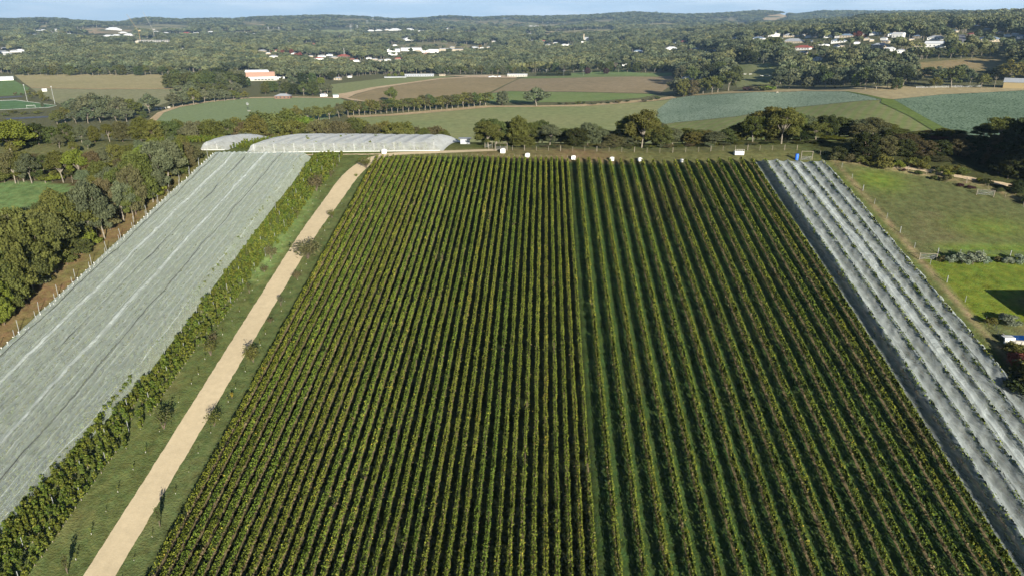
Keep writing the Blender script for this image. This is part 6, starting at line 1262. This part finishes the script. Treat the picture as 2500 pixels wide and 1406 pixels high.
T(b, [(1648, 232, 190, 'gum', 'grey', 1.2), (1668, 236, 192, 'dense', 'olive', 1), (1692, 234, 196, 'dense', 'brown', 1), (1716, 230, 186, 'gum', 'olive', 1.2), (1738, 230, 186, 'gum', 'olive', 1.2), (1752, 226, 180, 'gum', 'green', 1.3), (1778, 222, 168, 'gum', 'green', 1.2), (1796, 204, 160, 'dense', 'green', 1), (1690, 205, 162, 'gum', 'green', 1.2), (1730, 196, 155, 'dense', 'dark', 1.2), (1757, 190, 150, 'dense', 'green', 1.2), (1776, 186, 156, 'dense', 'brown', 1),
      (1712, 168, 144, 'dense', 'yellow', 1.9), (1690, 170, 150, 'dense', 'yellow', 1.3), (1662, 200, 160, 'gum', 'grey', 1.2), (1826, 223, 208, 'shrub', 'purple', 2), (1846, 223, 207, 'shrub', 'brown', 2), (1864, 223, 206, 'shrub', 'olive', 2), (1880, 222, 206, 'shrub', 'lime', 2),
      (1895, 219, 182, 'gum', 'grey', 1.1), (1926, 218, 178, 'gum', 'grey', 1.2), (1905, 206, 162, 'gum', 'grey', 1.2), (1935, 200, 158, 'gum', 'green', 1.2), (1962, 198, 162, 'gum', 'olive', 1.2), (1985, 198, 165, 'gum', 'grey', 1.1), (1974, 218, 188, 'dense', 'grey', 1.3), (2015, 216, 175, 'gum', 'green', 1.1), (2038, 215, 182, 'gum', 'grey', 1.1), (2000, 205, 160, 'gum', 'dark', 1.2), (2060, 206, 165, 'gum', 'grey', 1.2), (2086, 214, 182, 'dense', 'lime', .9),
      (2112, 219, 165, 'gum', 'green', 1.2), (2138, 220, 166, 'gum', 'grey', 1.2), (2166, 216, 182, 'gum', 'grey', 1.2), (2188, 220, 188, 'dense', 'green', 1.2), (2205, 208, 162, 'gum', 'dark', 1.2), (2232, 205, 170, 'gum', 'grey', 1.2), (2262, 196, 160, 'gum', 'green', 1.2), (2290, 200, 162, 'gum', 'grey', 1.2), (2282, 217, 188, 'gum', 'olive', 1.2), (2322, 215, 158, 'gum', 'green', 1.2), (2348, 197, 158, 'gum', 'grey', 1.2), (2368, 205, 172, 'gum', 'grey', 1.1), (2396, 216, 180, 'gum', 'olive', 1.2),
      (2420, 200, 165, 'gum', 'dark', 1.1), (2448, 196, 156, 'gum', 'green', 1.2), (2460, 206, 145, 'gum', 'olive', 1.3), (2484, 196, 148, 'gum', 'green', 1.3), (2510, 200, 150, 'gum', 'green', 1.2), (2150, 160, 128, 'gum', 'grey', 1.2), (2180, 156, 124, 'gum', 'green', 1.2), (2208, 150, 122, 'gum', 'grey', 1.2), (2236, 144, 121, 'gum', 'green', 1.2), (2262, 145, 119, 'gum', 'olive', 1.2), (2292, 145, 118, 'gum', 'grey', 1.2), (2320, 144, 116, 'gum', 'green', 1.2),
      (2346, 144, 112, 'gum', 'olive', 1.2), (2372, 143, 112, 'gum', 'grey', 1.2), (2396, 141, 115, 'gum', 'green', 1.2), (2418, 140, 118, 'gum', 'olive', 1.2), (2470, 140, 118, 'dense', 'dark', 1.4), (1822, 156, 118, 'dense', 'dark', 1.1), (1845, 157, 126, 'dense', 'dark', 1), (1803, 156, 132, 'dense', 'dark', 1), (1864, 156, 132, 'gum', 'grey', 1), (1890, 128, 88, 'gum', 'green', 1.4), (1868, 134, 96, 'gum', 'green', 1.2), (1910, 150, 118, 'gum', 'green', 1.2),
      (1975, 146, 128, 'dense', 'lime', 1.2), (1990, 148, 132, 'dense', 'lime', 1), (1977, 158, 144, 'dense', 'red', 1), (2096, 92, 76, 'dense', 'red', 1.3), (2112, 96, 84, 'dense', 'red', 1.2), (2085, 90, 80, 'dense', 'red', 1), (2247, 86, 74, 'dense', 'red', 1), (2333, 106, 90, 'conifer', 'red', 2), (2326, 110, 98, 'dense', 'red', 1), (2363, 94, 80, 'conifer', 'red', 2), (2420, 78, 68, 'dense', 'red', 1), (2460, 76, 68, 'dense', 'red', 1.1), (1966, 146, 132, 'dense', 'lime', 1)])
T('among the valley town roofs', [(724, 146, 130, 'dense', 'red', 1.3), (733, 143, 128, 'dense', 'red', 1), (712, 133, 120, 'dense', 'red', 1), (732, 129, 122, 'dense', 'red', 1.2), (688, 136, 122, 'dense', 'red', 1.5), (694, 130, 120, 'dense', 'yellow', 1), (663, 132, 124, 'dense', 'red', 1), (626, 130, 122, 'dense', 'red', 1), (772, 126, 119, 'dense', 'red', 1), (838, 156, 144, 'dense', 'yellow', 1.8), (786, 130, 124, 'dense', 'red', 1), (1140, 148, 132, 'dense', 'yellow', .8), (812, 96, 88, 'dense', 'yellow', 1),
      (1172, 118, 110, 'dense', 'yellow', 1.2), (1082, 120, 113, 'dense', 'yellow', 1), (1050, 82, 76, 'dense', 'yellow', 1), (450, 128, 119, 'dense', 'yellow', 1), (858, 96, 88, 'dense', 'lime', 1), (965, 188, 178, 'dense', 'lime', 1.2), (982, 187, 176, 'dense', 'lime', 1.1), (950, 190, 180, 'dense', 'lime', 1.1), (872, 150, 142, 'dense', 'red', .9), (1175, 90, 83, 'dense', 'yellow', .8)])
for i in range(20): tree('in the clipped conifer hedge by the far road', 1312 + i * 4.2, 185.6, 172 + (i * 5 % 3), 'conifer', 'dark', 1.6)
for i in range(27): tree('along the far edge of the tan pasture', 42 + i * 14.2, 182.5 + (i * 3 % 4), 158 + (i * 7 % 9), 'gum' if i % 3 else 'dense', ('grey', 'green', 'olive', 'grey')[i % 4], 1.3)
for i in range(17): tree('along the far edge of the ploughed land', 1072 + i * 13 + (i * 5 % 5), 182 + (i * 3 % 3), 158 + (i * 7 % 9), 'gum' if i % 3 else 'dense', ('grey', 'green', 'olive')[i % 3], 1.3)
for i in range(16): tree('behind the lawn and conifer hedge', 1290 + i * 22 + (i * 5 % 5), 177 + (i * 3 % 3), 150 + (i * 7 % 9), 'gum' if i % 3 else 'dense', ('green', 'grey', 'dark')[i % 3], 1.3)
flush_trees()

# ================================================================== THE FAR WOODS
def far_kind(seed):
    rng = np.random.default_rng(seed); blobs = []
    nb = 9; R = rng.uniform(4.2, 5.6)
    for i in range(nb):
        a = i * 2.4 + rng.uniform(-.4, .4); r = R * math.sqrt((i + .5) / nb) * .8; z = 13 * (.50 + .36 * (1 - (r / R) ** 2)) * rng.uniform(.85, 1.1); blobs.append((r * math.cos(a), r * math.sin(a), z, rng.uniform(1.9, 2.7)))
    V, Fq, tone = blobs_leaves(blobs, 430, 1.75, rng); t = MB(); t.tube([(0, 0, -1), (.3, .2, 6)], [.35, .22], 4, False); nv = len(V)
    tv = np.array(t.v); tf = np.array(t.f); me = mk_mesh('far_tree_kind', np.vstack([V, tv]), np.vstack([Fq, tf + nv]), [M['forest'], M['bark']], tone=np.concatenate([tone, np.zeros(len(tf))]), mi=np.concatenate([np.zeros(len(Fq)), np.ones(len(tf))]).astype(int)); return me
_fm = M['forest'].node_tree; _ns, _ls = _fm.nodes, _fm.links; _hs = [n for n in _ns if n.type == 'HUE_SAT'][0]; _src = _hs.inputs['Color'].links[0].from_socket
_g2 = N(_ns, 'ShaderNodeNewGeometry'); _n1 = N(_ns, 'ShaderNodeTexNoise'); _n1.inputs['Scale'].default_value = 0.012; _n1.inputs['Detail'].default_value = 4; _r1 = ramp(_ns, [(0.34, (0.62, 0.66, 0.66)), (0.48, (1.0, 1.0, 0.95)), (0.58, (1.18, 1.12, 0.95)), (0.70, (1.5, 1.35, 1.0))])
_mm = N(_ns, 'ShaderNodeMixRGB', blend_type='MULTIPLY'); _mm.inputs[0].default_value = 1; _ls.new(_g2.outputs['Position'], _n1.inputs['Vector']); _ls.new(_n1.outputs[0], _r1.inputs[0]); _ls.new(_src, _mm.inputs[1]); _ls.new(_r1.outputs[0], _mm.inputs[2]); _ls.new(_mm.outputs[0], _hs.inputs['Color'])
FK = [far_kind(s) for s in range(8)]
def y_front(px): return np.interp(px, [-400, 0, 560, 600, 680, 800, 900, 1060, 1250, 1400, 1640, 1700, 1900, 2100, 2450, 2900], [182, 181, 181, 170, 196, 196, 184, 181, 179, 176, 176, 205, 208, 210, 200, 200])
def sample(n, r0, r1, space):
    th = RNG.uniform(-0.72, 0.74, n); r = np.sqrt(RNG.uniform(r0 ** 2, r1 ** 2, n)); ang = math.pi / 2 + PSI - th
    return r * np.cos(ang), r * np.sin(ang)
P_, S_ = [], []
for r0, r1, n, s0, s1, sw in ((650, 1300, 12000, .7, 1.35, 1.15), (1300, 2400, 24000, .8, 1.5, 1.25), (2400, 4200, 24000, .9, 1.6, 2.0), (4200, 7400, 22000, 1.0, 1.7, 3.3)):
    X, Y = sample(n, r0, r1, 0); Z = H(X, Y); px, py, d = project(X, Y, Z); s = RNG.uniform(s0, s1, n); hpx = 13 * s * F / d
    keep = (py < y_front(px)) & (px > -500) & (px < 3000)
    keep &= ~((px > 1640) & (px < 3000) & (np.hypot(X, Y) < 640))
    for poly in OPEN: keep &= ~(inpoly(px, py, poly) | inpoly(px, py - hpx * .7, poly))
    town = fbm(X / 120, Y / 120, 99, 3)
    for hx, hy, hw in SPOTS:
        hh = hw * .35 + 2; near = (np.abs(px - hx) < hw * .5 + 6.0 * s * sw * F / d) & (py > hy - 1.0) & (py - hpx < hy - .8); keep &= ~(near & (RNG.random(n) < .97))
        keep &= ~((np.abs(px - hx) < hw * .5 + 2) & (np.abs(py - hy) < 2.0))
    # scattered clearings
    keep &= ~((fbm(X / 420, Y / 420, 123, 3) > .20) & (np.hypot(X, Y) > 2200) & (RNG.random(n) < .95))
    keep &= RNG.random(n) < .96
    P_.append(np.stack([X, Y, Z], 1)[keep]); S_.append(np.stack([s * sw, s * sw, s * (1 + .25 * (sw > 1.5))], 1)[keep])
P_ = np.concatenate(P_); S_ = np.concatenate(S_); print('far woods', len(P_))
scatter('far_woods', P_, RNG.uniform(0, 6.28, len(P_)), S_, FK, 'endless grey-green gum woods rolling back to the ridge', 'woods')
# scrub under the woods' front edge and the reeds between the fields
# distant blue range
xs = np.linspace(1600, 3400, 90); V = []
for k, (rr, up) in enumerate(((13500, 0), (15000, 1), (18000, 0))):
    for px in xs:
        a, b_, c = ray(px, 30); n_ = math.hypot(a, b_); yy = np.interp(px, [1600, 2200, 2320, 2400, 2440, 2500, 2600, 3000, 3400], [48, 42, 32, 27, 29, 26, 28, 34, 48]) - 1.2 * fbm(px / 25, 0, 4, 3); d0 = ray(px, float(yy))
        z = CAMZ + rr * d0[2] / math.hypot(d0[0], d0[1]) if up else -200; V.append((a / n_ * rr, b_ / n_ * rr, float(z)))
me = mk_mesh('distant_hills', V, grid_faces(3, 90)[:, ::-1], mat_simple('distant_forest', (0.05, 0.065, 0.035), 1, .2, .004), smooth=True); tag(link('distant_hills', me), 'far dark blue range above the right horizon', 'hills', kind='structure')

# ================================================================== THE AIR
hm, ns, ls = nodes_mat('haze'); o = N(ns, 'ShaderNodeOutputMaterial'); v = N(ns, 'ShaderNodeVolumePrincipled'); v.inputs['Density'].default_value = 0.000075; v.inputs['Color'].default_value = (0.46, 0.72, 1.0, 1); v.inputs['Anisotropy'].default_value = 0.15; ls.new(v.outputs[0], o.inputs['Volume'])
q = MB(); q.box(-16000, 16000, -1700, 19000, -420, 620); tag(q.build('haze', hm), 'thin blue haze over the far hills', 'haze', kind='stuff')
print('objects', len(bpy.data.objects))
